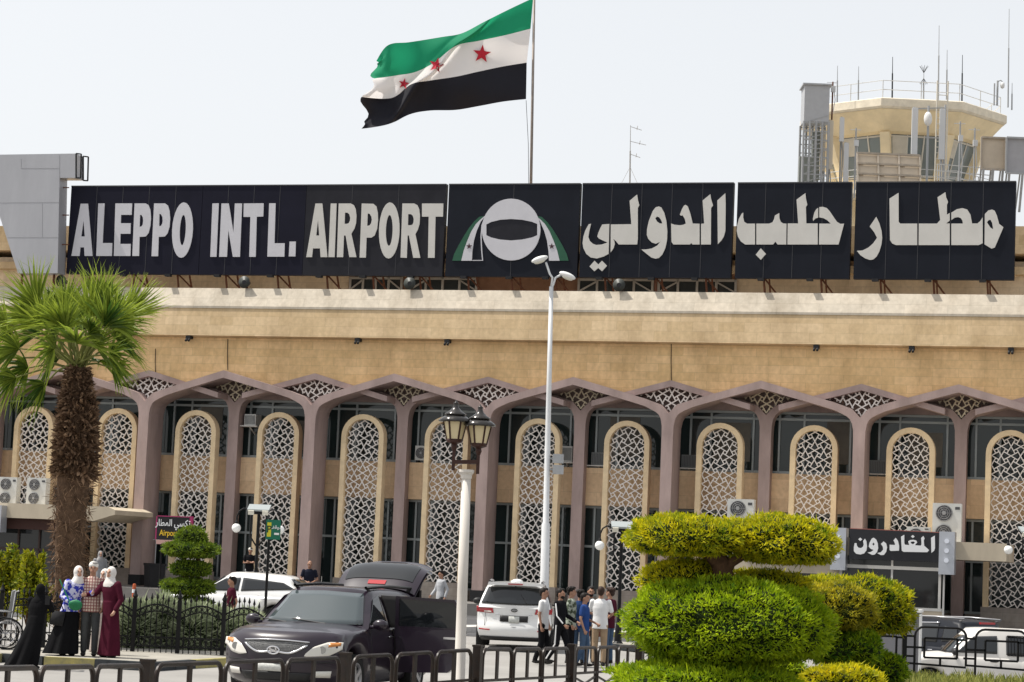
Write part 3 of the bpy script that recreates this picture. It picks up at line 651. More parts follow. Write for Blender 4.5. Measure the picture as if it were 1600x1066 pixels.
# grey riser tower with cellular panels on the left
t = thing('equipment_riser', 'grey boxed top above an open lattice riser left of the tower cab', 'riser', at(1278, 300, TY - 3))
zb_ = t.location.z; W_ = lambda y: at(1278, y, TY - 3).z - zb_
xa_, xb_ = at(1257, 160, TY - 3).x - t.location.x, at(1296, 160, TY - 3).x - t.location.x
q = MB(); q.box(((xa_ + xb_) / 2, .7, (W_(133) + W_(190)) / 2), (xb_ - xa_, 1.4, W_(133) - W_(190))); q.box(((xa_ + xb_) / 2, .7, W_(133) + .03), (xb_ - xa_ + .2, 1.6, .08)); q.build('cladding', mat('riser_grey', (.40, .41, .43), .5, .1, var=.1), t)
q = MB(); nx_ = 4
for k in range(nx_ + 1):
    x = xa_ + (xb_ - xa_) * k / nx_
    for y in (0, 1.4): q.tube([(x, y, -2), (x, y, W_(190))], .06, 6)
for j in range(9):
    z = W_(300) + (W_(192) - W_(300)) * j / 8
    for y in (0, 1.4): q.bar((xa_, y, z), (xb_, y, z), .05, .05)
    q.bar((xa_, 0, z), (xb_, 0, z + .4), .035, .035)
q.build('lattice', GREYM, t); q = MB(); q.box(((xa_ + xb_) / 2 - .3, .8, W_(285)), (.8, .2, 2.8)); q.box((xb_ - .5, .8, W_(240)), (.4, .3, 2.4)); q.build('cable_tray', mat('tray', (.25, .27, .25), .6), t)
CELL = mat('cell_panel_beige', (.58, .52, .42), .5); CELLW = mat('cell_panel_white', (.56, .57, .58), .5)
for x, y0, y1, wd, m, lb in ((1283, 205, 268, .26, CELL, 'narrow beige cellular panel antenna, leftmost beside the grey riser'), (1294, 190, 265, .3, CELL, 'tall beige cellular panel antenna left of the tower windows'),
                            (1312, 185, 222, .22, CELLW, 'short white cellular panel antenna on the left of the tower windows'), (1320, 225, 285, .24, CELLW, 'low grey cellular panel antenna left of the steel floodlight frame'),
                            (1426, 170, 246, .3, CELLW, 'white cellular panel antenna in front of the tower cab, left of the white drum'), (1469, 172, 250, .28, CELLW, 'grey cellular panel antenna right of the white drum antenna, by the ladder')):
    Yc = TY - 2.5; P = at(x, 297, Yc); t = thing('panel_antenna', lb, 'antenna', P, 0, 'cellular panel antennas around the control tower')
    za, zb2 = at(x, y1, Yc).z - P.z, at(x, y0, Yc).z - P.z; q = MB(); q.box((0, -.12, (za + zb2) / 2), (wd, .14, zb2 - za)); q.box((0, -.12, zb2 + .01), (wd * .8, .1, .05)); q.build('panel', m, t)
    q = MB(); q.tube([(0, .08, -.6), (0, .08, zb2 + .1)], .045, 6)
    for z in (za + .2, zb2 - .2): q.box((0, 0, z), (.1, .18, .06))
    q.tube([(.03, -.05, za), (.1, .0, za - .5), (.06, .05, -.3)], .03, 6); q.build('pole', GREYM, t)
P = at(1446, 297, TY - 2.6); t = thing('drum_antenna', 'white drum shaped antenna on a pole before the tower ladder', 'antenna', P); zc_ = at(1446, 187, TY - 2.6).z - P.z
q = MB(); q.ell((0, -.2, zc_), (.21, .18, .36), 16, 10); q.build('drum', WHITEM, t, True); q = MB(); q.tube([(.05, 0, -.6), (.05, 0, zc_ + .7)], .06, 8); q.bar((-.5, .05, zc_ + .55), (.9, .05, zc_ + .65), .05, .05); q.bar((-.1, .05, zc_ - .9), (.9, .05, zc_ - .9), .05, .05); q.tube([(.9, .05, -.6), (.9, .05, zc_ + .8)], .05, 8)
q.build('pole', GREYM, t)
# framed sheet-metal boxes seen from behind
BEI = mat('sheet_beige', (.52, .45, .36), .6, var=.12, vscale=2)
def rack(label, x0, y0, x1, y1, Y, lean, nx_, nz_, m=BEI, legs=True):
    A_, B2 = at(x0, y1, Y), at(x1, y0, Y); t = thing('metal_hoarding', label, 'hoarding', A_, 0, 'sheet metal hoardings by the tower'); W, H = B2.x - A_.x, B2.z - A_.z
    q = MB(); f_ = lambda u, v, d=0: Vector((W * u, d - lean * (1 - v) , H * v))
    q.add([f_(0, 0, .1), f_(1, 0, .1), f_(1, 1, .1), f_(0, 1, .1), f_(0, 0, .16), f_(1, 0, .16), f_(1, 1, .16), f_(0, 1, .16)], [(0, 1, 2, 3), (7, 6, 5, 4), (0, 4, 5, 1), (1, 5, 6, 2), (2, 6, 7, 3), (3, 7, 4, 0)]); q.build('sheet', m, t)
    q = MB()
    for k in range(nx_ + 1): q.bar(f_(k / nx_, 0, .04), f_(k / nx_, 1, .04), .08, .1, up=(0, 1, 0))
    for k in range(nz_ + 1): q.bar(f_(0, k / nz_, .02), f_(1, k / nz_, .02), .09, .1, up=(0, 1, 0))
    q.build('frame', CONC if legs else GREYM, t)
    q = MB()
    for u in (.1, .5, .9): q.bar(f_(u, 0), (W * u, .6, -1.8), .1, .1); q.bar(f_(u, .5, .2), (W * u, 1.6, -1.8), .07, .07)
    q.build('support_frame', GREYM, t); return t
rack('beige ribbed metal hoarding leaning back below the tower windows', 1338, 243, 1437, 290, TY - 6, .5, 3, 3)
rack('beige sheet metal hoarding right of the tower, on a steel post', 1533, 216, 1572, 264, TY - 6, 0, 1, 1)
rack('grey sheet metal hoarding at the right edge of the photo', 1572, 217, 1625, 270, TY - 6.3, 0, 1, 1, mat('sheet_grey', (.36, .36, .38), .6, var=.1), False)

for x, y0, y1, Yc, lb in ((1300, 128, 175, TY - 2.4, 'brown twin stub aerials on a bracket at the top right of the grey riser'), (1335, 200, 297, TY - 2.8, 'slim grey pole with a small box between the panel antennas and the beige hoarding'), (1498, 190, 297, TY - 5.2, 'thin pole with a small crossbar right of the tower ladder'), (1521, 200, 297, TY - 4.6, 'thin grey pole before the right tower windows')):
    P = at(x, y1, Yc); H = at(x, y0, Yc).z - P.z; t = thing('aerial_pole', lb, 'antenna', P, 0, 'thin poles around the control tower'); q = MB(); q.tube([(0, 0, -.4), (0, 0, H)], .04, 6); q.build('pole', RUST if x == 1300 else GREYM, t)
    q = MB(); q.box((.02, -.08, H * .75), (.22, .14, .3)); q.bar((-.3, 0, H * .97), (.25, 0, H * .97), .03, .03); q.tube([(.08, .04, H * .7), (.14, .0, H * .4), (.05, .02, .0)], .022, 5); q.build('equipment_box', CELLW, t)
P = at(1500, 300, TY - 4); t = thing('steel_railing', 'white steel walkway railing before the right side of the tower', 'railing', P); H = at(1500, 258, TY - 4).z - P.z; W2 = at(1548, 300, TY - 4).x - P.x; q = MB()
for k in range(4): q.bar((-W2 * .75, 0, H * (.25 + .25 * k)), (W2, 0, H * (.25 + .25 * k) - .12), .04, .04)
for k in range(6): x = -W2 * .75 + W2 * 1.75 * k / 5; q.bar((x, 0, -.5), (x, 0, H - .06), .045, .045)
q.build('bars', RAIL, t)
# ================================================================== entrance canopies and wall units
def text(s, size, fn, m, name, parent, depth=.01, align='CENTER', width=1.0):
    cu = bpy.data.curves.new(name, 'FONT'); cu.body = s; cu.size = size; cu.extrude = depth; cu.align_x = align; cu.align_y = 'CENTER'; cu.offset = .012 * size
    o = bpy.data.objects.new(name, cu); C.objects.link(o); bpy.context.view_layer.update()
    me = bpy.data.meshes.new_from_object(o.evaluated_get(bpy.context.evaluated_depsgraph_get())); bpy.data.objects.remove(o); bpy.data.curves.remove(cu)
    for v in me.vertices: v.co = fn(v.co.x * width, v.co.y, v.co.z)
    me.materials.clear(); me.materials.append(m); o = bpy.data.objects.new(name, me); C.objects.link(o); o.parent = parent; return o
CANW = mat('canopy_cream', (.58, .50, .38), .8, var=.2, vscale=1, bump=.1, streak=.3)
SIGN_D = mat('entrance_sign_charcoal', (.022, .022, .026), .45, spec=.3); SIGN_L = mat('entrance_sign_letter', (.80, .80, .80), .4)
STEEL = mat('column_cladding', (.50, .52, .56), .35, .5, var=.08); WFR = mat('white_frame', (.68, .66, .62), .5, var=.1)
KG = glass('kiosk_glass', (.02, .022, .022), .04, .7)
CN = 4.2                                   # canopies stand this far before the facade
def fz(x, y, n=CN): return fac(x, y, n)
# right entrance
a0, z0 = fz(1208, 850); a1, _ = fz(1490, 880); zt = fz(1400, 848)[1]; zb = .8
ent = thing('entrance_canopy', 'cream flat roofed entrance block with dark glazing below the departures sign', 'entrance', fw(a0, zb, CN), -TH)
le = lambda a, z, d=0: Vector((a - a0, -d, z - zb))
a2 = fz(1572, 870)[0]; zr1, zr0 = fz(1530, 848)[1], fz(1530, 876)[1]
q = MB(); q.box(le((a0 + a2) / 2 - .6, (zr1 + zr0) / 2, -1.9), (a2 - a0 + 1.2, 3.6, zr1 - zr0)); q.build('roof_slab', CANW, ent)
w0, w1 = fz(1312, 900)[0], fz(1470, 900)[0]
q = MB(); q.box(le(a0 - .9, 2.2, -.5), (1.1, .5, 2.8)); q.box(le((fz(1281, 900)[0] + fz(1312, 900)[0]) / 2, 2.2, -.5), (fz(1312, 900)[0] - fz(1281, 900)[0], .5, 2.8)); q.box(le((a0 + w0) / 2, zr0 - .35, -.5), (w0 - a0 + 1, .46, .7)); q.build('wall', CANW, ent)
q = MB(); q.box(le(a0 + .85, 2.0, -.68), (1.9, .06, 2.2)); d_ = q.build('doorway', KG, ent)
q = MB(); q.box(le(a0 + .85, fz(1245, 885)[1] + .02, -.60), (2.0, .08, .24)); q.build('door_header', ALU, d_)
zh = fz(1390, 887)[1]; zs = fz(1390, 950)[1]
q = MB(); q.box(le((w0 + w1) / 2, (zs + zr0) / 2, -.2), (w1 - w0, .04, zr0 - zs)); wi = q.build('window', KG, ent)
q = MB()
for x in (1313, 1393, 1468): q.box(le(fz(x, 900)[0], (zs + zr0) / 2, -.14), (.09 if x != 1393 else .07, .09, zr0 - zs))
q.box(le((w0 + w1) / 2, zh, -.13), (w1 - w0 + .1, .11, .12)); q.box(le((w0 + w1) / 2, zs, -.13), (w1 - w0 + .1, .12, .1)); q.build('window_frame', WFR, wi)
q = MB(); q.box(le((w0 + w1) / 2, (zs + zb) / 2 - .05, -.25), (w1 - w0 + .2, .3, zs - zb)); q.build('sill_wall', CANW, ent)
for x in (1312, 1481): q = MB(); q.box(le(fz(x, 860)[0], (fz(1390, 890)[1] + fz(1390, 834)[1]) / 2 + .02, .1), (.54, .6, 1.5)); q.build('column_head', STEEL, ent)
SPOT = mat('spot_lens', (.75, .78, .85), .2)
for x in (1312, 1481):
    for z in (.34, .0, -.34): q = MB(); c = le(fz(x, 860)[0], (fz(1390, 890)[1] + fz(1390, 834)[1]) / 2 + .1 + z, .41); q.tube([c, c + Vector((0, -.03, 0))], .085, 12); q.build('spot_lamp', SPOT, ent)
q = MB(); c = le(fz(1481, 885)[0] - .12, 0, .05); q.tube([(c.x, c.y, .1), (c.x, c.y, 2.6)], .035, 8); q.build('post', WFR, ent)
# departures sign
def dpt(x, y): return fac(1310 + x * .11875, 815 + y * .11875, CN + .35)
P = [dpt(*p) for p in ((150, 95), (1355, 150), (1360, 535), (135, 490))]; sgn = thing('departures_sign', 'charcoal entrance sign with bold white Arabic lettering', 'sign', fw(P[3][0], P[3][1], CN + .35), -TH)
ls = lambda a, z, d: Vector((a - P[3][0], -d, z - P[3][1]))
q = MB(); q.ext([P[::-1]], ls, 0, -.22); q.build('panel', SIGN_D, sgn)
q = MB(); q.bar(ls(*P[0], -.11) + Vector((0, 0, .012)), ls(*P[1], -.11) + Vector((0, 0, .012)), .2, .025); q.build('trim', mat('sign_trim_red', (.35, .12, .10), .5), sgn)
LT = [[[(215, 285), (205, 340), (205, 390), (235, 425), (290, 435), (340, 420), (370, 380), (378, 330), (370, 260), (350, 225), (325, 260), (335, 300), (325, 330), (300, 350), (265, 345), (245, 320), (240, 285)]], [[(288, 212), (315, 235), (290, 258), (262, 235)]],
      [[(465, 213), (500, 240), (520, 290), (525, 350), (510, 400), (480, 435), (445, 440), (385, 410), (430, 400), (465, 375), (425, 360), (400, 330), (410, 280), (440, 225)], [(462, 275), (478, 300), (462, 318), (448, 300)]],
      [[(595, 262), (630, 290), (642, 340), (630, 400), (600, 440), (560, 443), (510, 415), (560, 405), (590, 370), (585, 330), (560, 295)]],
      [[(755, 215), (785, 255), (800, 320), (798, 385), (690, 388), (675, 375), (675, 305), (740, 310), (748, 300), (735, 265), (725, 250)]],
      [[(868, 175), (868, 280), (875, 305), (935, 310), (925, 285), (920, 260), (945, 245), (985, 240), (1025, 250), (1040, 275), (1020, 295), (1010, 312), (1085, 318), (1095, 300), (1090, 215), (1120, 190), (1135, 225), (1125, 250), (1130, 320), (1160, 345), (1195, 378), (1170, 405), (860, 400), (835, 385), (825, 200)], [(950, 270), (985, 262), (1010, 275), (985, 300), (960, 290)]],
      [[(980, 178), (1005, 198), (980, 218), (955, 198)]], [[(1270, 185), (1272, 350), (1260, 385), (1225, 413), (1220, 215)]]]
for lp in LT: q = MB(); q.ext([[dpt(*p) for p in l] for l in lp], ls, .03, .003); q.build('letter', SIGN_L, sgn)
P2 = [fac(x, y, CN + .3) for x, y in ((1196, 822), (1302, 828), (1303, 869), (1196, 864))]; s2 = thing('entrance_sign', 'charcoal sign mostly hidden behind the topiary, only the end of a white letter showing', 'sign', fw(P2[3][0], P2[3][1], CN + .3), -TH)
ls2 = lambda a, z, d: Vector((a - P2[3][0], -d, z - P2[3][1]))
q = MB(); q.ext([P2[::-1]], ls2, 0, -.2); q.build('panel', SIGN_D, s2)
q = MB(); q.ext([[fac(x, y, CN + .3) for x, y in ((1262, 858), (1280, 859), (1283, 853), (1287, 857), (1293, 857), (1293, 864), (1262, 863))]], ls2, .03, .003); q.build('letter', SIGN_L, s2)
# left entrance canopy
a0, z1 = fz(-40, 790); a1, z2 = fz(180, 792); zt, zl = fz(90, 789)[1], fz(90, 812)[1]
cl = thing('entrance_canopy', 'cream cantilevered canopy slab behind the palm over a dark shop front', 'canopy', fw(a0, .8, CN), -TH); lc = lambda a, z, d=0: Vector((a - a0, -d, z - .8))
q = MB(); q.ext([[(a0, zl), (a1 - .9, zl), (a1, zl + .28), (a1, zt - .12), (a1 - .3, zt), (a0, zt)]], lambda a, z, d: lc(a, z, d), 0, -3.5); q.build('roof_slab', CANW, cl)
q = MB(); q.box(lc((a0 + fz(100, 800)[0]) / 2, zl - .22, -.5), (fz(100, 800)[0] - a0, .3, .42)); q.build('lintel', mat('canopy_brown', (.06, .03, .025), .6), cl)
q = MB(); q.box(lc((a0 + fz(115, 800)[0]) / 2, 2.0, -.9), (fz(115, 800)[0] - a0, .06, 2.6)); wi = q.build('window', KG, cl)
q = MB()
for x in (12, 45, 80, 112): q.box(lc(fz(x, 860)[0], 2.0, -.84), (.07, .08, 2.6))
q.box(lc((a0 + fz(115, 800)[0]) / 2, 2.1, -.83), (fz(115, 800)[0] - a0, .06, .08)); q.build('window_frame', mat('frame_brown', (.05, .03, .025), .5), wi)
q = MB(); q.box(lc(fz(3, 808)[0] - .3, (fz(3, 790)[1] + fz(3, 832)[1]) / 2, .2), (1.0, .5, fz(3, 790)[1] - fz(3, 832)[1])); q.build('column_head', STEEL, cl)
# air-conditioning units
ACW = mat('ac_casing', (.60, .60, .57), .5, var=.12, vscale=3); ACF = mat('ac_fan', (.07, .07, .075), .5); ACG = mat('ac_grille', (.30, .30, .30), .5)
def ac(label, x, y, n, w_, h, fans, zb_=None):
    """outdoor unit whose lower left corner stands at photo point x,y on the plane n"""
    a, z = fac(x, y, n); t = thing('air_conditioner', label, 'air conditioner', fw(a + w_ / 2, z, n), -TH, 'outdoor air-conditioning units')
    q = MB(); q.box((0, .18, h / 2), (w_, .36, h)); q.build('casing', ACW, t)
    for k in range(fans):
        c = Vector((-w_ * .1, -.003, h * (k + .5) / fans)); r_ = min(w_ * .36, h / fans * .42); q = MB(); q.tube([c, c + Vector((0, -.02, 0))], r_, 24); f_ = q.build('fan', ACF, t)
        q = MB()
        for j in range(1, 5): q.tube([c + Vector((r_ * j / 4.2 * math.cos(2 * math.pi * i / 20), -.03, r_ * j / 4.2 * math.sin(2 * math.pi * i / 20))) for i in range(21)], .008, 4)
        for i in range(6): q.bar(c + Vector((0, -.032, 0)), c + Vector((r_ * math.cos(i * 1.047), -.032, r_ * math.sin(i * 1.047))), .012, .01)
        q.tube([c + Vector((0, -.025, 0)), c + Vector((0, -.045, 0))], r_ * .22, 12); q.build('fan_guard', ACG, f_)
    q = MB(); q.box((w_ * .36, -.004, h * .88), (w_ * .16, .008, h * .07)); q.build('badge', ACF, t)
    q = MB(); q.box((-w_ * .35, .18, -.06), (.08, .4, .12)); q.box((w_ * .35, .18, -.06), (.08, .4, .12)); q.build('foot', BASEM, t); return t
ac('tall twin fan air conditioner on the canopy at the left edge of the photo', -4, 789, CN - .9, .80, 1.13, 2)
ac('tall twin fan air conditioner on the canopy, half hidden by the palm trunk', 40, 789, CN - .9, .85, 1.10, 2)
ac('twin fan air conditioner rising behind the big topiary', 1135, 838, CN - 1.2, .98, 1.38, 2)
ac('large twin fan air conditioner behind the right end of the departures sign', 1456, 847, CN - 1.0, 1.02, 1.40, 2)
ac('small single fan air conditioner half hidden behind the top edge of the departures sign', 1416, 849, CN - .6, .82, .60, 1)
ac('small single fan air conditioner on the ledge left of the street lantern', 648, 719, -.9, .62, .58, 1)
def window_ac(label, x, y, n, fr=ACW, w_=.5, h=.46):
    a, z = fac(x, y, n); t = thing('window_air_conditioner', label, 'air conditioner', fw(a, z, n), -TH, 'window air-conditioning boxes')
    q = MB(); q.box((0, .3, h / 2), (w_, .7, h)); q.build('casing', fr, t); q = MB()
    for k in range(9): q.box((-w_ * .4 + w_ * .8 * k / 8, -.055, h / 2), (.018, .02, h * .8))
    q.build('louvre', ACF, t); q = MB(); q.box((-.05, .25, -.03), (w_ + .3, .8, .04)); q.bar((0, -.05, -.05), (0, .6, -.35), .04, .04); q.build('bracket', WFR, t)
window_ac('white window air conditioner on a bracket beside the fourth arched screen from the left', 391, 665, -.7)
window_ac('pale window air conditioner beside the tall street lamp', 886, 722, -.9, w_=.42, h=.62)
GRB = mat('ac_grey', (.17, .18, .18), .6)
window_ac('grey window air conditioner low in the bay right of the tall street lamp', 936, 727, -1.0, GRB, .62, .5)
window_ac('grey window air conditioner left of the screen behind the big topiary', 1077, 731, -1.0, GRB, .62, .5)
window_ac('grey window air conditioner above the departures sign, left of its screen', 1371, 740, -1.0, GRB, .66, .5)
t = thing('black_planter', 'square black planter box at the foot of the first wide mauve column', 'planter', fw(fac(241, 900, 1.6)[0], .8, 1.6), -TH)
q = MB(); q.lathe([(.42, 0), (.47, .85), (.50, .85), (.50, .95), (.44, .95), (.42, .85)], n=4); q.build('tub', BASEM, t); q = MB(); q.tube([(0, 0, .8), (0, 0, 2.1)], .02, 6); q.bar((-.14, 0, 1.9), (.14, 0, 1.9), .02, .02); q.build('stake', GREYM, t)

# ================================================================== street furniture
POLEW = mat('lamp_pole_white', (.62, .63, .64), .45, .1, var=.12, vscale=3, streak=.3); GLOBE = mat('white_globe', (.82, .82, .80), .25); LEDM = mat('led_panel', (.62, .60, .52), .4)
# tall two-headed lamp
Y = 64.; P = onground(848.5, Y); T_ = at(861.5, 448, Y); t = thing('street_lamp', 'tall white street lamp with two cobra heads beside the white SUV', 'street lamp', P); d = T_ - P
q = MB(); q.tube([(0, 0, 0), (0, 0, .25), d * .33, d * .335, d * .7, d], [.14, .13, .115, .085, .07, .055], 12); q.build('pole', POLEW, t, True)
q = MB(); h1, h2 = at(848, 405, Y) - P, at(882, 430, Y) - P
q.tube([d, d + Vector((.02, 0, .25)), at(859, 428, Y) - P, at(853, 410, Y) - P], .03, 8); q.tube([d - Vector((0, 0, .05)), at(864, 446, Y) - P, at(868, 434, Y) - P, at(876, 430, Y) - P], .03, 8); q.build('arm', POLEW, t, True)
for (p, an, rz) in ((h1, -.35, math.pi), (h2, .3, 0)):
    M = Matrix.Rotation(rz, 3, 'Z') @ Matrix.Rotation(.35, 3, 'Y'); q = MB(); q.ell(p + M @ Vector((.08, 0, .02)), (.24, .13, .085), 14, 9, M); hd = q.build('lamp_head', WHITEM, t, True); q = MB(); q.ell(p + M @ Vector((.1, 0, -.045)), (.16, .1, .05), 12, 8, M); q.build('lens', LEDM, hd, True)
for y in (717, 734): B_ = at(872, y, Y) - P; q = MB(); q.box(B_ + Vector((0, -.05, 0)), (.30, .16, .25)); q.build('control_box', GREYM, t); q = MB(); q.bar(B_, Vector((d.x * .5, 0, B_.z)), .05, .05); q.build('bracket', GREYM, t)
# ornate twin-lantern post
Y = 36.; P = onground(716, Y); T_ = at(729, 735, Y); t = thing('lantern_post', 'cream post with two ornate brown lanterns on a crossbar', 'street lamp', P); d = T_ - P
q = MB(); q.tube([(0, 0, 0), (0, 0, .3), (0, 0, .32), d * .5, d], [.11, .11, .085, .078, .072], 16); q.build('post', mat('post_cream', (.64, .60, .55), .6, var=.15, vscale=4, streak=.2), t, True)
q = MB(); q.lathe([(.075, -.02), (.085, 0), (.09, .05), (.12, .09), (.12, .13), (.10, .13)], d - Vector((0, 0, .12)), 16); q.build('capital', mat('post_cream', (.6, .6, .6)), t)
BRN = mat('lantern_brown', (.045, .017, .012), .5, var=.2); SHG = mat('lantern_cap', (.05, .047, .045), .22, .6); LGL = mat('lantern_glass', (.62, .52, .32), .35)
j1, j2 = at(708.5, 722, Y) - P, at(747, 722, Y) - P
for j_ in (j1, j2): j_.y = 0
q = MB(); q.bar(j1, j2, .07, .06)
for j_, yb in ((j1, 736), (j2, 740)): zlo_ = (at(727, yb, Y) - P).z; q.box((j_.x, 0, (zlo_ + j_.z + .22) / 2), (.05, .05, j_.z + .22 - zlo_))
q.build('crossbar', BRN, t)
for j_, yb, yt in ((j1, 689, 626), (j2, 694, 631)):
    zb_ = (at(727, yb, Y) - P).z; zt_ = (at(727, yt, Y) - P).z; H = zt_ - zb_; c = (j_.x, 0, zb_)
    ln = bpy.data.objects.new('lantern', None); C.objects.link(ln); ln.parent = t; ln.location = c
    q = MB(); q.lathe([(.115, .0), (.175, H * .46), (.165, H * .46), (.1, .01)], n=6); q.build('lantern_glass', LGL, ln)
    q = MB(); q.lathe([(.03, -.16), (.05, -.1), (.04, -.06), (.12, -.03), (.125, .0), (.115, .02), (.05, .02)], n=12)
    for k in range(6): an = k * math.pi / 3; q.bar((.118 * math.cos(an), .118 * math.sin(an), 0), (.18 * math.cos(an), .18 * math.sin(an), H * .47), .022, .022)
    q.build('frame', BRN, ln)
    wob = lambda th, i: 1 + (.07 if i in (1, 2, 3) else .02) * abs(math.cos(th * 6)) - .03
    q = MB(); q.lathe([(.16, H * .455), (.245, H * .46), (.25, H * .49), (.20, H * .56), (.145, H * .62), (.13, H * .63)], n=36, wob=wob); q.lathe([(.13, H * .625), (.165, H * .63), (.16, H * .66), (.10, H * .72), (.055, H * .8), (.035, H * .88), (.04, H * .91), (.045, H * .93), (.02, H * .95), (.008, H)], n=36, wob=wob); q.build('cap', SHG, ln, True)
# black lamp posts with solar heads and white globes
def globe_lamp(label, x, yt, Y, sides, head=True, pole=True):
    P = onground(x, Y); H = (at(x + 1, yt, Y) - P).z; t = thing('globe_lamp', label, 'street lamp', P, 0, 'black lamp posts with white globes'); u = Y / 3650
    q = MB(); q.lathe([(.16, 0), (.16, .12), (.10, .2), (.085, .5), (.05, .75), (.042, H), (.02, H)], n=10); q.build('pole', BLACK, t)
    if head:
        q = MB(); q.box((0, 0, H + .03), (34 * u, .55, .05), rx=.28); h_ = q.build('solar_panel', ALU, t)
        for e_ in (-11, 11): q = MB(); q.box((e_ * u, -.22, H - .09), (9 * u, .1, .13), rx=.5); q.build('led_panel', LEDM, h_)
        q = MB(); q.box((0, 0, H - .1), (26 * u, .14, .1)); q.build('bracket', BASEM, t)
    for s in sides:
        q = MB(); q.tube([(s * .04, 0, H - 1.0), (s * 12 * u, 0, H - .75)] + [(s * (22 + 12 * math.cos(a_)) * u, 0, H - .28 + 16 * u * math.sin(a_)) for a_ in (2.6, 2.0, 1.4, .8, .2, -.2)][::1], .022, 6); q.lathe([(.045, H - .28 - 8.5 * u), (.045, H - .28 - 6 * u), (.02, H - .28 - 3 * u)], (s * 34 * u, 0, 0), 8); q.build('arm', BLACK, t)
        gx = s * 34 * u; q = MB(); q.ell((gx, 0, H - .28 - 15 * u), (.125, .125, .125), 16, 10); q.build('globe', GLOBE, t, True)
    return t
globe_lamp('black lamp post with solar head and white globes beside the green parking sign', 395, 795, 64., (-1, 1))
globe_lamp('black lamp post with solar head and one white globe left of the big topiary', 965, 822, 62., (-1,))
globe_lamp('black lamp post at the right photo edge with one white globe under the canopy', 1606, 830, 66., (-1,))
# parking sign
Y = 58.; P = onground(412, Y); t = thing('parking_sign', 'green parking sign with a yellow P panel on a black pole', 'sign', P); zs0, zs1 = at(418, 843, Y).z - P.z, at(418, 812, Y).z - P.z
q = MB(); q.tube([(0, 0, 0), (0, 0, zs1 + .05)], .035, 8); q.build('pole', BLACK, t)
q = MB(); q.box((.1, -.06, (zs0 + zs1) / 2), (.36, .03, zs1 - zs0), rz=R(6)); q.build('panel', mat('sign_green', (.01, .14, .085), .4), t)
q = MB(); q.box((-.0, -.085, (zs0 + zs1) / 2), (.10, .012, (zs1 - zs0) * .72), rz=R(6)); q.build('inset_panel', mat('sign_yellow', (.60, .55, .03), .4), t)
text('P', .24, lambda x, y, z: Vector((x - .0, -.095 - z, (zs0 + zs1) / 2 + y)), mat('sign_ink', (.02, .04, .03), .5), 'letter', t, .003)
AR = lambda s: s[::-1]
text(AR('ﻣﻮﻗﻒ'), .12, lambda x, y, z: Vector((x + .16, -.085 - z, (zs0 + zs1) / 2 + .06 + y)), SIGN_L, 'lettering', t, .003)
q = MB(); q.box((.19, -.083, (zs0 + zs1) / 2 - .1), (.12, .012, .05)); q.build('inset_panel', SIGN_L, t)
# airport taxi board
n_ = 4.; x0, x1, y0, y1 = 245, 297, 809, 843; A_, B_ = fac(x0, y1, n_), fac(x1, y0, n_); t = thing('taxi_sign', 'black Airport Taxi board with magenta edge above the small topiary', 'sign', fw((A_[0] + B_[0]) / 2, .8, n_), -TH); W2 = (B_[0] - A_[0]) / 2; zc_ = (A_[1] + B_[1]) / 2 - .8; H2 = (B_[1] - A_[1]) / 2
q = MB(); q.box((0, 0, zc_), (W2 * 2, .1, H2 * 2)); q.build('panel', mat('taxi_board', (.015, .014, .015), .5), t)
MAG = mat('taxi_magenta', (.35, .03, .12), .5)
q = MB(); q.box((W2 + .06, .01, zc_ + .02), (.14, .11, H2 * 2 + .06)); q.box((-W2 - .03, .01, zc_), (.05, .11, H2 * 2)); q.box((0, .0, zc_ + H2 + .02), (W2 * 2, .11, .035)); q.build('trim', MAG, t)
q = MB(); q.box((0, 0, zc_ - H2 - .09), (W2 * 2, .1, .17)); q.build('footer_panel', mat('taxi_footer', (.50, .30, .27), .5), t)
text(AR('ﺗﻜﺴﻲ ﺍﻟﻤﻄﺎﺭ'), .36, lambda x, y, z: Vector((x, -.055 - z, zc_ + H2 * .45 + y)), SIGN_L, 'lettering', t, .004, width=.8)
text('Airport Taxi', .32, lambda x, y, z: Vector((x + .08, -.055 - z, zc_ - H2 * .42 + y)), mat('taxi_yellow', (.75, .48, .03), .5), 'lettering', t, .004, width=.78)
q = MB()
for s in (-W2 * .7, W2 * .7): q.tube([(s, .03, 0), (s, .03, zc_ - H2)], .04, 8)
q.build('post', BLACK, t)
# small orange marker, cabinet
P = onground(208, 80.); t = thing('traffic_post', 'short orange marker post on the forecourt right of the palm', 'bollard', P); q = MB(); q.lathe([(.16, 0), (.16, .04), (.075, .06), (.06, .75), (.05, .8), (.02, .81)], n=12); q.build('post', mat('orange_plastic', (.50, .12, .05), .6), t); q = MB(); q.lathe([(.07, .5), (.068, .62), (.066, .62)], n=12); q.build('band', SIGN_L, t)
Y = 44.; P = onground(1396, Y); t = thing('utility_cabinet', 'tall grey steel cabinet behind the black fence at the topiary', 'cabinet', P, R(-14)); zt_ = at(1396, 953, Y).z - P.z; w_ = .92
CAB = mat('cabinet_grey', (.20, .20, .215), .45, .2, var=.12, vscale=2)
q = MB(); q.box((0, 0, zt_ / 2 - .02), (w_, .6, zt_ - .04)); q.build('body', CAB, t); q = MB(); q.box((0, -.31, zt_ / 2), (w_ - .1, .02, zt_ - .2)); q.build('door', CAB, t); q = MB(); q.box((0, 0, zt_), (w_ + .06, .68, .05)); q.box((w_ / 2 + .012, -.1, zt_ / 2), (.02, .5, zt_ - .1)); q.build('trim', WHITEM, t)

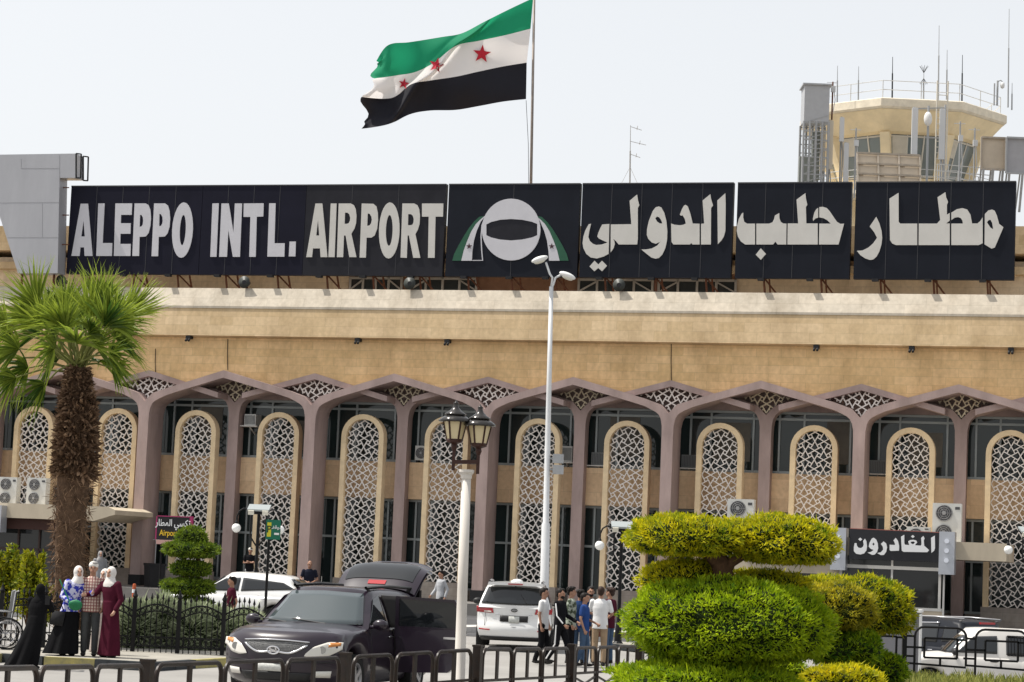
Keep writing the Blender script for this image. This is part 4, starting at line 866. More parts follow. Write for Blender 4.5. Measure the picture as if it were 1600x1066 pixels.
# ================================================================== black tube barrier along the near edge
def chord(q, pts, r): q.tube(pts, r, 8)
BP = [(x, Yb) for x, Yb in ((-50, 21.4), (231, 26.8), (540, 31.8), (747, 35.0), (894, 39.2), (1000, 43.0))]
BTOP = [1042, 1037, 1025, 1013, 1011, 1008]; bp = []
for (x, Yb), yt in zip(BP, BTOP): T_ = at(x, yt, Yb); bp.append(T_)
BAR = mat('barrier_paint', (.012, .010, .009), .4, var=.4, vscale=7, col2=(.03, .018, .012), bump=.1, spec=.25)
LBL = ['nearest barrier span at the left photo edge', 'barrier span under the woman in black and the group', 'barrier span before the dark SUV bonnet', 'barrier span before the open dark car door', 'barrier span before the white SUV', 'last barrier span, ending at the big topiary']
bp.append(bp[-1] + (bp[-1] - bp[-2]) * .8)
for i in range(len(bp) - 1):
    A_, B_ = bp[i], bp[i + 1]; gx = Vector((A_.x, A_.y, gz(A_.y))); t = thing('street_barrier', 'black steel tube street barrier, ' + LBL[i], 'barrier', gx, 0, 'black tube barrier spans along the road')
    D = Vector((B_.x - A_.x, B_.y - A_.y, 0)); L_ = D.length; D.normalize(); top = A_.z - gx.z; dz = (B_.z - A_.z) / L_
    pf = lambda u, h: Vector((D.x * u, D.y * u, h + dz * u))
    q = MB(); q.box(pf(0, (top + .02) / 2), (.12, .12, top + .02), rz=math.atan2(D.y, D.x)); q.build('post', BAR, t); q = MB(); q.box(pf(0, top + .035), (.14, .14, .03), rz=math.atan2(D.y, D.x)); q.build('post_cap', BAR, t)
    lw = (L_ - .3) / 3
    for k in range(3):
        u0 = .16 + k * lw + .05; u1 = u0 + lw - .1; rad = .14; zt_ = top - .02; q = MB()
        pts = [pf(u0, .1), pf(u0, zt_ - rad)] + [pf(u0 + rad - rad * math.cos(a_), zt_ - rad + rad * math.sin(a_)) for a_ in (.4, .8, 1.2)] + [pf(u0 + rad, zt_), pf(u1 - rad, zt_)] + [pf(u1 - rad + rad * math.sin(a_), zt_ - rad + rad * math.cos(a_)) for a_ in (.4, .8, 1.2)] + [pf(u1, zt_ - rad), pf(u1, .1)]
        chord(q, pts, .03); q.box(pf((u0 + u1) / 2, (zt_ + top * .5) / 2), (.085, .03, zt_ - top * .5), rz=math.atan2(D.y, D.x))
        q.bar(pf(u0, top * .42), pf(u1, .15), .03, .03); q.bar(pf(u1, top * .42), pf(u0, .15), .03, .03); q.build('loop', BAR, t, True, ang=40)
    q = MB(); q.bar(pf(0, top * .5), pf(L_, top * .5), .04, .04); q.bar(pf(0, .14), pf(L_, .14), .04, .04); q.build('rail', BAR, t)

# ================================================================== left pavement with painted kerb, islands
def slab(name, edge_px, depth, h, top, kc, z_=None):
    E_ = []
    for x, y in edge_px:
        Yg = 45.
        for _ in range(30):
            p = at(x, y, Yg); Yg += (p.z - gz(Yg) - h) * 18
        E_.append(at(x, y, Yg))
    F_ = [p + Vector((0, depth, gz(p.y + depth) - gz(p.y))) for p in E_]
    q = MB(); q.grid([[p for p in E_], F_]); o = tag(q.build(name, top, fix=False), None, None, kind='structure')
    q = MB(); run = 0.
    for a_, b_ in zip(E_, E_[1:]):
        n = max(1, round((b_ - a_).length / .9))
        for k in range(n):
            p, r_ = a_.lerp(b_, k / n), a_.lerp(b_, (k + .985) / n); q.bar(p - Vector((0, -.07, h / 2 - .006)), r_ - Vector((0, -.07, h / 2 - .006)), .16, h + .01, mi=int(run / .9 / 1.0) % len(kc)); run += (b_ - a_).length / n
    tag(q.build('kerb', kc), None, None, kind='structure'); return E_
E1 = slab('pavement', [(-60, 1026), (0, 1022), (70, 1027), (150, 1031), (235, 1036), (300, 1032), (352, 1029), (420, 1030)], 13, .15, PAVE, [KYEL, KBLK])
slab('median', [(560, 985), (650, 981), (742, 980), (860, 984), (1000, 990), (1250, 1000)], 2.2, .16, KWHT, [KYEL, KWHT, KRED])
slab('traffic_island', [(945, 1006), (1000, 1010), (1200, 1020)], 2.5, .14, PAVE, [KBLK, KYEL])
# ================================================================== planting
from mathutils import noise
CY1 = leafmat('cypress_gold', (.12, .20, .006), (.80, .68, .012), .6, .45)
CY2 = leafmat('cypress_green', (.05, .15, .006), (.50, .62, .012), .6, .48)
CY3 = leafmat('cypress_bronze', (.10, .13, .01), (.62, .52, .025), .6, .45)
CY4 = leafmat('cypress_dark', (.03, .08, .008), (.20, .27, .015), .6, .35)
LAV = leafmat('lavender_leaf', (.20, .25, .13), (.58, .62, .42), .7, .25)
SHR = leafmat('shrub_leaf', (.07, .12, .006), (.38, .36, .012), .5, .4)
CORE = mat('foliage_shade_core', (.012, .022, .005), .9); BARK = mat('topiary_bark', (.10, .055, .03), .9, var=.5, vscale=9, bump=.6, bscale=25)  # near-black core added inside the foliage to block light between sprigs
class Leaves:
    def __init__(s): s.v = []; s.f = []; s.t = []
    def sprig(s, p, d, L_, wd, tone):
        """a feathery tip: two crossed narrow blades with a bent point"""
        d = d.normalized(); r_ = Vector((rng.uniform(-1, 1), rng.uniform(-1, 1), rng.uniform(-1, 1))); x = d.cross(r_)
        if x.length < 1e-3: return
        x.normalize(); o = len(s.v)
        s.v += [p - x * wd * .3, p + x * wd * .3, p + d * L_ * .55 + x * wd * .5, p + d * L_, p + d * L_ * .55 - x * wd * .5]; s.f.append((o, o + 1, o + 2, o + 3, o + 4)); s.t.append(tone)
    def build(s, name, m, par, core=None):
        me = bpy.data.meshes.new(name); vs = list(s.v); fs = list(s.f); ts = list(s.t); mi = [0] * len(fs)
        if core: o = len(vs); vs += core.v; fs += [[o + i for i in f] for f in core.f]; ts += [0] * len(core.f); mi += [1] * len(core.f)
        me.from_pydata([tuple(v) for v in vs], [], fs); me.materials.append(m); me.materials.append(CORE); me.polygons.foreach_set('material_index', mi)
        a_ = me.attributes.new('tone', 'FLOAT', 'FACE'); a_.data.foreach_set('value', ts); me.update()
        o = bpy.data.objects.new(name, me); C.objects.link(o); o.parent = par; return o
def lobe(c, r_, n, L_, wd, m, par, name='foliage', lump=.10, seed=0, flat=0, tone=0., spread=.7, sq=1.):
    """clipped cushion: sprigs over a lumpy ellipsoid shell round an added dark core that blocks light; flat>0 cuts the underside"""
    lv = Leaves(); c = Vector(c)
    def rad(u): return 1 + lump * noise.noise(u * 2.6 + Vector((seed, 0, 0))) + lump * .6 * noise.noise(u * 7 + Vector((0, seed, 0))) + lump * .35 * noise.noise(u * 19 + Vector((seed, seed, 0)))
    def pos(u, k):
        if sq != 1: h = max(math.hypot(u.x, u.y), 1e-4); hs_ = h ** sq / h; u = Vector((u.x * hs_, u.y * hs_, math.copysign(abs(u.z) ** sq, u.z)))
        q = Vector((u.x * r_[0], u.y * r_[1], u.z * r_[2])) * rad(u) * k
        if flat and q.z < -r_[2] * flat: q.z = -r_[2] * flat + (q.z + r_[2] * flat) * .3
        return c + q
    for i in range(n):
        u = Vector((rng.gauss(0, 1), rng.gauss(0, 1), rng.gauss(0, 1)))
        if u.length < .01: continue
        u.normalize(); k = 1.02 - abs(rng.gauss(0, .055)); p = pos(u, k)
        nrm = Vector((u.x / r_[0], u.y / r_[1], u.z / r_[2])).normalized()
        d = nrm + Vector((rng.uniform(-1, 1), rng.uniform(-1, 1), rng.uniform(-.5, 1))) * spread
        cl = noise.noise(p * 5.5) * .45 + noise.noise(p * 14) * .3
        lv.sprig(p, d, L_ * rng.uniform(.6, 1.4) * (2.3 if rng.random() < .012 else 1), wd * rng.uniform(.7, 1.3), min(1, max(0, .42 + tone + cl + rng.uniform(-.22, .25))))
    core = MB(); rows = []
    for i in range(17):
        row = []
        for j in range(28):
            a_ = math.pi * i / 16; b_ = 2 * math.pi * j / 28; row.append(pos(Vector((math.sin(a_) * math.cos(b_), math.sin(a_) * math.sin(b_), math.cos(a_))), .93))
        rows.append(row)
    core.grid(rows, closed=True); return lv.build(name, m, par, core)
def topiary(name, label, base, Y, lobes, trunk, m, group=None, dens=11000, L_=.055, wd=.016):
    t = thing(name, label, 'topiary', base, 0, group); u = Y / FPX
    for i, (x, y, rx, ry, dy, fl, mm, tn) in enumerate(lobes):
        p = at(x, y, Y + dy) - base; r_ = (rx * u, min(rx * u, .5 * rx * u + .35), ry * u); area = r_[0] * r_[1] + r_[0] * r_[2] + r_[1] * r_[2]
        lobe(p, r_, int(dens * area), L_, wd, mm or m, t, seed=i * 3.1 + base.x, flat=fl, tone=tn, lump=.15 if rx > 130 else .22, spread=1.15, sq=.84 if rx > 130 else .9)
    if trunk:
        for tk in trunk:
            q = MB(); q.tube([at(x, y, Y + dy) - base for x, y, dy, _ in tk], [w_ for *_, w_ in tk], 10); q.build('trunk', BARK, t, True)
    return t
# raised bed with grass at the right
ZB_ = .62; q = MB()
bedp = [Vector((2.9, 27, ZB_)), Vector((14, 27, ZB_)), Vector((14, 40.4, ZB_ + .12)), Vector((5.2, 40.4, ZB_ + .12))]
q.add(bedp + [Vector((p.x, p.y, 0)) for p in bedp], [(0, 1, 2, 3), (0, 4, 5, 1), (1, 5, 6, 2), (2, 6, 7, 3), (3, 7, 4, 0)]); tag(q.build('planting_bed', SOIL), None, None, kind='structure')
GRS = leafmat('grass_blade', (.09, .13, .02), (.38, .38, .10), .6, .35); lv = Leaves()
for i in range(16000):
    x = rng.uniform(5.0, 11.5); y = rng.uniform(35.5, 40.2); k = noise.noise(Vector((x, y, 0)) * 1.3)
    if rng.random() > .72 + k * .6: continue
    lv.sprig(Vector((x, y, ZB_ + .06 + (y - 36) * .012)), Vector((rng.uniform(-.6, .6), rng.uniform(-.6, .6), 1)), rng.uniform(.06, .17) * (1 + k), .018, min(1, max(0, rng.random() + k * .3)))
tag(lv.build('grass', GRS, None), 'patchy green and straw coloured grass in the bed below the black fence', 'grass', kind='stuff')
lv = Leaves()
# main topiary
Y = 30.; b0 = at(1125, 1085, Y); b0.z = ZB_
topiary('topiary_tree', 'biggest golden green topiary with two flat top cushions over a wide round cushion', b0, Y,
        [(1073, 840, 88, 31, 0, .75, CY1, 0), (1222, 847, 80, 38, .1, .75, CY1, .06), (1150, 838, 50, 24, .1, .7, CY1, .03), (1138, 972, 156, 66, 0, .9, CY2, .12), (1072, 914, 70, 38, .45, .8, CY1, .12), (1195, 924, 66, 32, .5, .8, CY1, .05), (1100, 1066, 138, 30, -.1, 0, CY2, .12)],
        [[(1122, 1090, 0, .16), (1128, 1030, 0, .15), (1132, 960, 0, .14), (1130, 900, 0, .14), (1122, 872, 0, .12), (1092, 850, 0, .07)], [(1128, 900, 0, .10), (1142, 878, 0, .075), (1170, 862, .05, .06), (1205, 850, .1, .05)], [(1124, 885, 0, .09), (1108, 868, -.05, .07), (1075, 848, 0, .05)]], CY1)
Y2 = 33.5; b1 = at(1300, 1085, Y2); b1.z = ZB_
topiary('topiary_tree', 'yellow bronze topiary cushion close behind the right side of the biggest topiary', b1, Y2,
        [(1300, 950, 66, 36, 0, .8, CY3, .05), (1318, 1012, 58, 30, .1, .8, CY2, -.1), (1240, 925, 36, 18, .3, .8, CY3, .1)],
        [[(1300, 1085, 0, .12), (1302, 1040, 0, .11), (1300, 985, 0, .10), (1300, 960, 0, .08)]], CY3)
Y3 = 35.; b2 = at(1368, 1085, Y3); b2.z = ZB_ + .04
topiary('topiary_tree', 'bright green topiary cushion rightmost of the topiaries, next to the grey cabinet', b2, Y3,
        [(1358, 950, 66, 45, 0, .8, CY1, -.1), (1296, 922, 58, 20, .4, .8, CY1, -.02), (1375, 1046, 40, 26, 0, .8, CY2, -.1)],
        [[(1368, 1085, 0, .11), (1366, 1040, 0, .1), (1360, 985, 0, .09), (1358, 950, 0, .08)]], CY1)
Y4 = 31.5; b3 = at(1318, 1088, Y4); b3.z = ZB_
topiary('low_bush', 'low golden clipped bush at the bottom edge below the topiaries', b3, Y4, [(1318, 1064, 60, 22, 0, 0, CY1, .12)], None, CY1)
b4 = at(1222, 1080, 33.); b4.z = ZB_
topiary('low_bush', 'small green clipped bush in the gap between the two largest topiaries', b4, 33., [(1222, 1050, 34, 24, 0, 0, CY2, .15)], None, CY2)
# small tiered topiary
Y = 57.; b5 = onground(297, Y)
topiary('topiary_tree', 'small dark green tiered topiary under the Airport Taxi board', b5, Y, [(299, 843, 23, 19, 0, .8, CY4, .1), (298, 859, 41, 13, 0, .7, CY4, .1), (299, 889, 31, 11, 0, .8, CY4, .06), (294, 917, 40, 12.5, 0, .8, CY4, .1), (298, 946, 36, 12, 0, .8, CY4, .0)],
        [[(289, 985, 0, .07), (289, 920, 0, .06), (288, 870, 0, .05)], [(308, 985, 0, .07), (309, 920, 0, .06), (309, 870, 0, .05)]], CY2, dens=6500, L_=.06, wd=.024)
# loose shrubs on the left
def shrub(label, x, ytop, ybot, Y, wpx, m, n=1400, name='shrub', dens=1., group=None):
    b_ = at(x, ybot, Y); H = at(x, ytop, Y).z - b_.z; W_ = wpx * Y / FPX / 2; t = thing(name, label, 'shrub', b_, 0, group); lv = Leaves(); st = MB()
    for k in range(13):
        an = rng.uniform(0, 6.28); L_ = H * rng.uniform(.65, 1.0); e = Vector((math.cos(an) * W_ * rng.uniform(.2, 1), math.sin(an) * W_ * rng.uniform(.2, 1), L_)); pts = [Vector((0, 0, 0)), e * .5 + Vector((e.x * .2, e.y * .2, -.02)), e]
        st.tube(pts, [.02, .012, .005], 5)
        for i in range(int(n / 13)):
            f = rng.uniform(.22, 1) ** .8; p = pts[0].lerp(pts[1], f * 2) if f < .5 else pts[1].lerp(pts[2], f * 2 - 1)
            rr = .16 * (1.15 - f) * W_ * 2.2; p = p + Vector((rng.gauss(0, 1), rng.gauss(0, 1), rng.gauss(0, .8))) * rr
            lv.sprig(p, Vector((rng.uniform(-1, 1), rng.uniform(-1, 1), rng.uniform(-.1, 1.2))), rng.uniform(.07, .15), .05, min(1, max(0, rng.random() * .8 + noise.noise(p * 4) * .5 + .1)))
    st.build('stem', BARK, t); lv.build('foliage', m, t); return t
shrub('yellow green upright shrub at the left photo edge', 8, 850, 985, 52, 44, SHR, 2200)
shrub('yellow green shrub with spiky tips just left of the palm trunk', 43, 862, 985, 51, 50, SHR, 2400)
shrub('low yellow green shrub behind the woman in black, nearest the palm trunk', 66, 895, 990, 50.5, 34, SHR, 1400)
# lavender hedge behind the iron fence
for i, (x, y, rx, ry, dY) in enumerate(((214, 985, 34, 40, 0), (252, 980, 36, 42, .3), (300, 986, 32, 38, .2), (338, 990, 34, 36, .5), (384, 992, 32, 34, .8))):
    Y = 48.2 + dY; b_ = onground(x, Y); b_.z += .15; t = thing('lavender_bush', ['grey green lavender bush behind the iron fence beside the woman in maroon', 'tallest grey green lavender bush, second from the maroon woman', 'grey green lavender bush under the small tiered topiary', 'grey green lavender bush below the boy in maroon', 'grey green lavender bush half hidden by the dark SUV'][i], 'shrub', b_, 0, 'lavender bushes behind the iron fence')
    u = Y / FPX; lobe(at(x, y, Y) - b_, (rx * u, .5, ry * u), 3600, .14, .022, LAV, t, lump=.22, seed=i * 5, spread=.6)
# palm
Y = 47.5; pb = onground(112, Y); pb.z += .15; palm = thing('palm_tree', 'shaggy fan palm with brown fibrous trunk and windblown green fronds', 'palm', pb)
ax = [(112, 985, 36), (110, 930, 36), (109, 860, 35), (111, 800, 36), (115, 750, 39), (119, 700, 36), (121, 650, 32), (122, 610, 26), (122, 575, 18)]
u = Y / FPX; q = MB(); q.tube([at(x, y, Y) - pb for x, y, r_ in ax], [r_ * u * .66 for *_, r_ in ax], 18)
trk = q.build('trunk', mat('palm_trunk', (.13, .08, .05), .95, var=.55, vscale=7, bump=1.0, bscale=30), palm, True)
FIB = leafmat('palm_fibre', (.07, .038, .022), (.30, .19, .115), .85, .1); lv = Leaves()
def axis(y):
    for (x0, y0, r0), (x1, y1, r1) in zip(ax, ax[1:]):
        if y1 <= y <= y0: f = (y0 - y) / (y0 - y1); return x0 + (x1 - x0) * f, (r0 + (r1 - r0) * f) * u
    return ax[-1][0], ax[-1][2] * u
for i in range(5200):
    y = rng.uniform(575, 985) if i % 3 else rng.uniform(575, 745); x, r_ = axis(y); th = rng.uniform(0, 6.28); o = Vector((math.cos(th), math.sin(th), 0)); p = at(x, y, Y) - pb + o * r_ * rng.uniform(.62, .80)
    if y < 745:
        k = rng.random(); d = o * rng.uniform(.4, 1.1) + Vector((rng.uniform(-.4, .4), rng.uniform(-.4, .4), rng.uniform(-.9, .7))); lv.sprig(p, d, rng.uniform(.09, .24) * (.7 if y < 620 else 1), rng.uniform(.03, .075), rng.random() ** 1.6)
    else:
        d = o * rng.uniform(.1, .5) + Vector((rng.uniform(-.7, .7), rng.uniform(-.7, .7), rng.uniform(-1.2, .3))); lv.sprig(p, d, rng.uniform(.08, .26), rng.uniform(.008, .022), rng.random() ** 1.3)
lv.build('fibre', FIB, palm)
PALM = leafmat('palm_leaf', (.035, .085, .012), (.34, .42, .05), .42, .45); PET = mat('palm_petiole', (.14, .15, .04), .6)
cc = at(121, 572, Y) - pb
def frond(tx, ty, ty_depth, size, tone, fold=1.0, droop=.25):
    """petiole from the crown heart towards photo point tx,ty and a pleated fan at its end"""
    hub = at(tx, ty, Y + ty_depth) - pb; d = (hub - cc); Lp = d.length; dn = d.normalized(); side = dn.cross(Vector((rng.uniform(-.3, .3), -1, rng.uniform(-.2, .5)))).normalized(); nrm = side.cross(dn).normalized()
    b_ = cc + Vector((rng.uniform(-.12, .12), rng.uniform(-.12, .12), rng.uniform(-.15, .1))); mid = b_.lerp(hub, .55) + Vector((0, 0, .10 * Lp)); lv = Leaves(); st = MB(); st.tube([b_, mid, hub], [.028, .02, .012], 6)
    n = 26; wind = Vector((rng.uniform(-.22, .12), rng.uniform(-.1, .1), rng.uniform(-.05, .08)))
    for k in range(n):
        a_ = (k / (n - 1) - .5) * 2 * 1.75 * fold + rng.uniform(-.05, .05); L_ = size * (1.16 - .34 * (abs(a_) / 2) ** 2) * rng.uniform(.85, 1.08)
        dr = dn * math.cos(a_) + side * math.sin(a_); tl = min(1, max(0, tone + rng.uniform(-.35, .35))); wd = .046 + .018 * rng.random(); ww = dr.cross(nrm).normalized()
        ww = (ww + nrm * (.9 if k % 2 else -.9)).normalized(); P = []; dj = droop * rng.uniform(.4, 1.6); jt = Vector((rng.uniform(-.07, .07), rng.uniform(-.07, .07), rng.uniform(-.06, .06)))
        for j in range(6):
            f = j / 5; P.append(hub + dr * L_ * f + nrm * (.04 * math.sin(a_ * 2)) + (wind + jt) * L_ * f * f + Vector((0, 0, -dj * L_ * f ** 2.6)) - nrm * .1 * L_ * f * f)
        W_ = [.012, wd * 1.1, wd * 1.15, wd * .75, wd * .32, .002]; o = len(lv.v)
        for p, w_ in zip(P, W_): lv.v += [p - ww * w_ * .5, p + ww * w_ * .5]
        for j in range(5): lv.f.append((o + 2 * j, o + 2 * j + 1, o + 2 * j + 3, o + 2 * j + 2)); lv.t.append(tl if j < 4 else min(1, tl + .3))
        for e_ in (0, 1):
            if rng.random() < .45: lv.sprig(P[3 + e_], dr + jt * 2 + Vector((rng.uniform(-.4, .4), rng.uniform(-.3, .3), -.5)), .26, .009, min(1, tl + .2))
    o = lv.build('frond', PALM, palm); st.build('petiole', PET, o)
FR = [(152, 478, .2, .95, .55, .40, .02), (140, 495, -.3, .9, .7, .6, .1), (60, 478, -.2, .95, .6, .45, .08), (200, 492, .1, .75, .7, .45, -.05), (75, 490, .1, .85, .5, .7, .2), (45, 500, -.1, .8, .6, .6, .25), (20, 520, .2, .75, .6, .7, .3), (30, 545, -.3, .8, .45, .7, .4), (45, 575, .0, .8, .35, .7, .5), (25, 590, -.2, .6, .4, .6, .5),
      (100, 515, -.5, .8, .45, .9, .2), (115, 500, .4, .9, .4, .8, .1), (120, 535, -.7, .7, .5, .9, .3), (85, 545, -.6, .75, .55, .9, .35), (150, 540, -.5, .75, .5, .9, .3), (165, 505, .1, .8, .4, .8, .15), (188, 500, -.1, .72, .7, .55, .0), (180, 530, .3, .7, .3, .8, .3),
      (170, 555, -.3, .62, .45, .8, .45), (175, 575, .1, .5, .35, .7, .5), (60, 520, .6, .85, .3, .9, .2), (130, 515, .8, .9, .3, .9, .15), (90, 560, .5, .7, .25, .8, .4), (155, 565, .6, .6, .25, .8, .4), (70, 600, -.1, .5, .3, .6, .6), (5, 560, .1, .6, .4, .6, .5), (105, 480, .1, .7, .6, .5, .05), (160, 470, .1, .55, .55, .4, .0), (10, 505, -.2, .6, .7, .5, .15)]
for f_ in FR: frond(f_[0], f_[1], f_[2], f_[3] * .95, f_[4], f_[5], f_[6])
for k in range(12): frond(rng.uniform(60, 185), rng.uniform(490, 560), rng.uniform(-.7, .7), rng.uniform(.6, .95), rng.uniform(.25, .8), rng.uniform(.4, .8), rng.uniform(.0, .45))
# ================================================================== fences
def pick(a, b, f): return a[0] + (b[0] - a[0]) * f, a[1] + (b[1] - a[1]) * f
Y = 46.4; posts = [-70, -2, 66, 136, 206, 276, 346, 408]
IL = ['at the left photo edge', 'behind the woman in black', 'at the palm trunk behind the group', 'behind the man in grey trousers', 'right beside the woman in maroon', 'below the small tiered topiary', 'ending behind the dark SUV bonnet']
for i in range(len(posts) - 1):
    P = onground(posts[i], Y); P.z += .15; Q = onground(posts[i + 1], Y); Q.z += .15; W_ = Q.x - P.x; t = thing('iron_fence', 'black wrought iron fence panel with spikes, ' + IL[i], 'fence', P, 0, 'wrought iron fence panels')
    q = MB(); q.box((0, 0, .52), (.08, .08, 1.04)); q.lathe([(.03, 1.04), (.055, 1.09), (.03, 1.14), (.005, 1.24)], n=8); q.build('post', BLACK, t)
    q = MB(); arch_ = lambda f: .78 + .16 * math.sin(math.pi * f); N = 8
    for k in range(1, N):
        f = k / N; h = arch_(f) + .10; q.box((W_ * f, 0, h / 2), (.018, .018, h)); q.lathe([(.006, h - .01), (.028, h + .03), (.022, h + .05), (.003, h + .13)], (W_ * f, 0, 0), 6)
    q.tube([(W_ * k / 14, 0, arch_(k / 14)) for k in range(15)], .016, 6); q.tube([(W_ * k / 14, 0, arch_(k / 14) - .13) for k in range(15)], .013, 6); q.box((W_ / 2, 0, .12), (W_, .025, .03)); q.box((W_ / 2, 0, .30), (W_, .02, .025))
    for k in range(N):
        cx = W_ * (k + .5) / N; q.tube([(cx + .045 * math.cos(a_ * .7), 0, .21 + .07 * math.sin(a_ * .7)) for a_ in range(10)], .009, 5); zz = arch_((k + .5) / N) - .065; q.tube([(cx + .04 * math.cos(a_ * .7), 0, zz + .045 * math.sin(a_ * .7)) for a_ in range(10)], .008, 5)
    q.build('ironwork', BLACK, t)
Y = 40.; FL = ['first panel, mostly hidden behind the bright green topiary', 'before the white car bonnet', 'before the white car rear window', 'at the right photo edge']
for i, x0 in enumerate((1335, 1430, 1525, 1621)):
    Tp = at(x0, 979 + (x0 - 1430) * .045, Y); P = Vector((Tp.x, Y, ZB_ + .1)); t = thing('black_fence', 'black square tube fence with rounded tops, ' + FL[i], 'fence', P, 0, 'black square tube fence panels'); u = Y / FPX; W_ = 80 * u; H = Tp.z - P.z; s = .035
    q = MB(); pts = [(0, 0, -.02), (0, 0, H - .16)] + [(.16 - .16 * math.cos(a_), 0, H - .16 + .16 * math.sin(a_)) for a_ in (.4, .8, 1.2)] + [(.16, 0, H), (W_ - .16, 0, H)] + [(W_ - .16 + .16 * math.sin(a_), 0, H - .16 + .16 * math.cos(a_)) for a_ in (.4, .8, 1.2)] + [(W_, 0, H - .16), (W_, 0, .22)]
    q.tube(pts, s / 2 + .003, 8); q.bar((-16 * u, 0, .24), (W_, 0, .20), s, s); q.build('frame', BLACK, t)
    q = MB(); x_, y_, z_, w_ = 15 * u, 0, H - 17 * u, 51 * u; z2 = z_ - 30 * u
    for a_, b_ in (((x_, 0, z_), (x_ + w_, 0, z_)), ((x_ + w_, 0, z_), (x_ + w_, 0, z2)), ((x_ + w_, 0, z2), (x_, 0, z2)), ((x_, 0, z2), (x_, 0, z_)), ((W_ * .5, 0, z2), (W_ * .5, 0, .22)), ((-15 * u, 0, H - 32 * u), (x_, 0, H - 32 * u)), ((-15 * u, 0, H - 15 * u), (0, 0, H - 15 * u)), ((x_ + w_, 0, H - 18 * u), (W_ , 0, H - 18 * u)), ((W_ - 4 * u, 0, H - 46 * u), (W_ + 15 * u, 0, H - 46 * u))): q.bar(a_, b_, s, s)
    q.build('inner_frame', BLACK, t)
    if i == 1: q = MB(); q.box((-16 * u, .0, H * .5 - .02), (.075, .075, H + .08)); q.build('post', BLACK, t)
# ================================================================== vehicles
def carpaint(name, col, metal=.0, rough=.3): return mat(name, col, rough, metal, coat=.8)
TYRE = mat('tyre', (.018, .018, .018), .85); RIM = mat('rim', (.42, .42, .43), .35, .7); CGL = glass('car_glass', (.012, .014, .016), .03, .6); TRB = mat('black_trim', (.018, .018, .019), .5); CHR = mat('chrome', (.62, .62, .64), .12, 1.0)
LAMP = mat('lamp_lens', (.62, .60, .55), .12, coat=.5); AMB = mat('amber_lens', (.55, .22, .06), .2); REDL = mat('red_lens', (.36, .015, .02), .15, coat=.5); UNDER = mat('car_underside', (.012, .012, .012), .9)
def pl(L_, x):
    if x <= L_[0][0]: return L_[0][1]
    for (a, c), (b_, d) in zip(L_, L_[1:]):
        if x <= b_: f = (x - a) / (b_ - a); f = f * f * (3 - 2 * f) * .5 + f * .5; return c + (d - c) * f
    return L_[-1][1]
